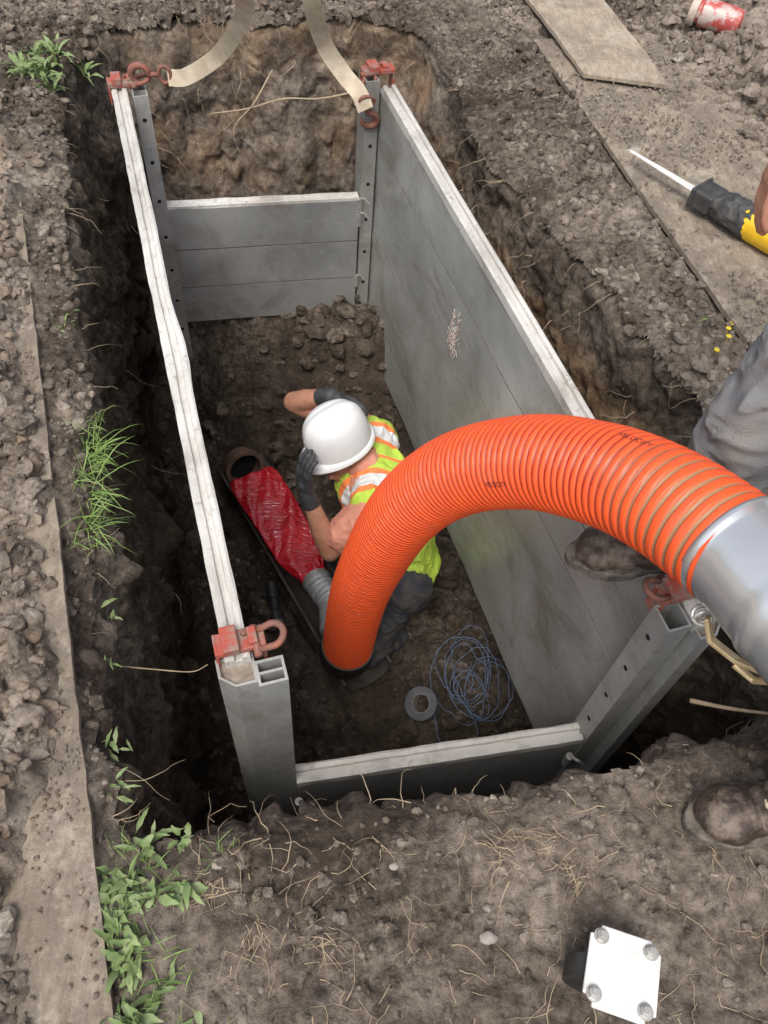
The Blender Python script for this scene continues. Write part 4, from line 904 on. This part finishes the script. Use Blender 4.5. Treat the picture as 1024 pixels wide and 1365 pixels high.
for (x_, y_) in ((-.80, 1.78), (-.50, .75), (-.52, .86), (-.44, .56), (-.79, 1.72), (-.42, .47), (1.05, 1.9)):
    plant((x_, y_, gzp(x_, y_)-.01), 8, .045, .010, .9, 'weed_plant', 'small green weed at the pit edge', M_leaf, .9, 'weed', bias=(.3, 0))['group'] = 'weeds on the pit rim'
M_fl = simple('yellow_petal', (.80, .62, .03), rough=.6)
for i in range(4):
    x_ = 1.07+.02*i+random.uniform(-.01, .01); y_ = 1.80+random.uniform(-.06, .06); z_ = gzp(x_, y_)+.02; b = MB()
    for q_ in range(7):
        a = q_*.9; p_ = np.array([x_, y_, z_]); d = np.array([math.cos(a), math.sin(a), .25]); e = np.array([-math.sin(a), math.cos(a), 0]); b.add([p_, p_+d*.006+e*.003, p_+d*.010, p_+d*.006-e*.003], [(0, 1, 2, 3)])
    b.tube([(x_, y_, z_-.03), (x_, y_, z_)], .0012, 5); b.obj('yellow_flower', M_fl, label='small yellow flower on the earth bank', cat='flower', origin=(x_, y_, z_-.03), group='yellow flowers')
b = MB()
def fibre(p, d, L, r, wig=.35, grav=0, ground=True):
    p = np.array(p, float); d = unit(d); P = [p.copy()]; n = max(5, int(L/.015))
    for i in range(n):
        d = unit(d+np.array([random.gauss(0, wig), random.gauss(0, wig), random.gauss(0, wig*.5)-grav])); p = p+d*L/n; P.append(p.copy())
    P = np.array(P)
    if ground:
        s_ = sdist(P[:, 0], P[:, 1]); zz = gz(P[:, 0], P[:, 1], s_)+r*1.2+np.random.default_rng(len(b.V)).uniform(0, .006, len(P)); P[:, 2] = np.where(s_ > .01, zz, P[:, 2])
    b.tube(P, np.linspace(r, r*.3, len(P)), 4)
for i in range(170):
    x_ = random.uniform(-.25, .8); y_ = random.uniform(.08, .46); a = random.uniform(0, 6.28); fibre((x_, y_, gzp(x_, y_)), (math.cos(a), math.sin(a), 0), random.uniform(.02, .11), random.uniform(.0005, .0013))
for c_ in ((-.12, .22), (.33, .36), (.42, .38), (-.20, .30), (-.02, .2), (.47, .33)):
    for i in range(20):
        a = random.uniform(-.9, .9)+c_[0]*9; fibre((c_[0]+random.gauss(0, .022), c_[1]+random.gauss(0, .018), 0), (math.cos(a), math.sin(a), 0), random.uniform(.02, .07), random.uniform(.0005, .0011), .3)
for i in range(90):
    k_ = random.randrange(nP); p_ = PL[k_]; q_ = nin[k_]; fibre((p_[0]-q_[0]*.01, p_[1]-q_[1]*.01, gzp(p_[0]-q_[0]*.01, p_[1]-q_[1]*.01)-.02*random.random()), (q_[0], q_[1], random.uniform(-.2, .4)), random.uniform(.04, .14), random.uniform(.0006, .0014), .3, .12, False)
V2g = V2.reshape(nP+1, nd, 3); farix = np.where(PL[:, 1] > 3.4)[0]; rtix = np.where((PL[:, 0] > .4) & (PL[:, 1] > 1.2) & (PL[:, 1] < 3.2))[0]
for i in range(150):
    k_ = int(random.choice(farix)) if i < 60 else (int(random.choice(rtix)) if i < 100 else random.randrange(nP)); jd_ = random.randrange(8, 110 if i > 100 else 60); p_ = V2g[k_, jd_]; q_ = nin[k_]; fibre(p_, (q_[0]*.5+random.gauss(0, .5), q_[1]*.5, -.3), random.uniform(.04, .16), random.uniform(.0008, .0018), .35, .1, False)
mesh('root_fibres', b.V, b.F, M_root, label='thin dry roots and straw in the soil', cat='roots', kind='stuff')
def root(P, r, label):
    V_, F_ = tube(spline(P, 8), np.linspace(r, r*.5, (len(P)-1)*8+1), 8); mesh('root', V_, F_, M_root, smooth=True, label=label, cat='root', origin=tuple(P[0]))
root([(.02, 3.36, -.14), (-.15, 3.33, -.17), (-.3, 3.29, -.16), (-.45, 3.27, -.2), (-.6, 3.25, -.22)], .0045, 'thin brown root crossing the earth wall')
root([(-.35, 3.4, -.1), (-.42, 3.28, -.18), (-.5, 3.2, -.25), (-.48, 3.2, -.36)], .003, 'thin brown root crossing the earth wall')
root([(.82, .73, -.15), (.90, .70, -.12), (1.0, .68, -.1)], .006, 'broken pale root sticking from the earth')
root([(-.50, .80, -.2), (-.42, .79, -.19), (-.34, .8, -.22), (-.30, .81, -.2)], .002, 'thin pale root hanging from the earth wall')

# ------------------------------------------------------------------ light
w = bpy.data.worlds.new('World'); scene.world = w; w.use_nodes = True; nt = w.node_tree
sky = nt.nodes.new('ShaderNodeTexSky'); sky.sky_type = 'NISHITA'; sky.sun_disc = False; sky.sun_elevation = math.radians(62); sky.sun_rotation = math.radians(200); sky.dust_density = 5; sky.air_density = 1
hs = nt.nodes.new('ShaderNodeHueSaturation'); hs.inputs['Saturation'].default_value = .55; nt.links.new(sky.outputs[0], hs.inputs['Color'])
bg = nt.nodes['Background']; nt.links.new(hs.outputs[0], bg.inputs[0]); bg.inputs[1].default_value = .19
sl = bpy.data.lights.new('sun', 'SUN'); sl.energy = 1.8; sl.angle = math.radians(24); sl.color = (1, .97, .92); so = bpy.data.objects.new('sun', sl); COL.objects.link(so)
el, az = math.radians(62), math.radians(200)
dv = Vector((math.sin(az)*math.cos(el), math.cos(az)*math.cos(el), math.sin(el))); so.rotation_euler = dv.to_track_quat('Z', 'Y').to_euler(); so.location = (0, 0, 5)
scene.view_settings.view_transform = 'Standard'; scene.view_settings.look = 'None'; scene.view_settings.exposure = 0
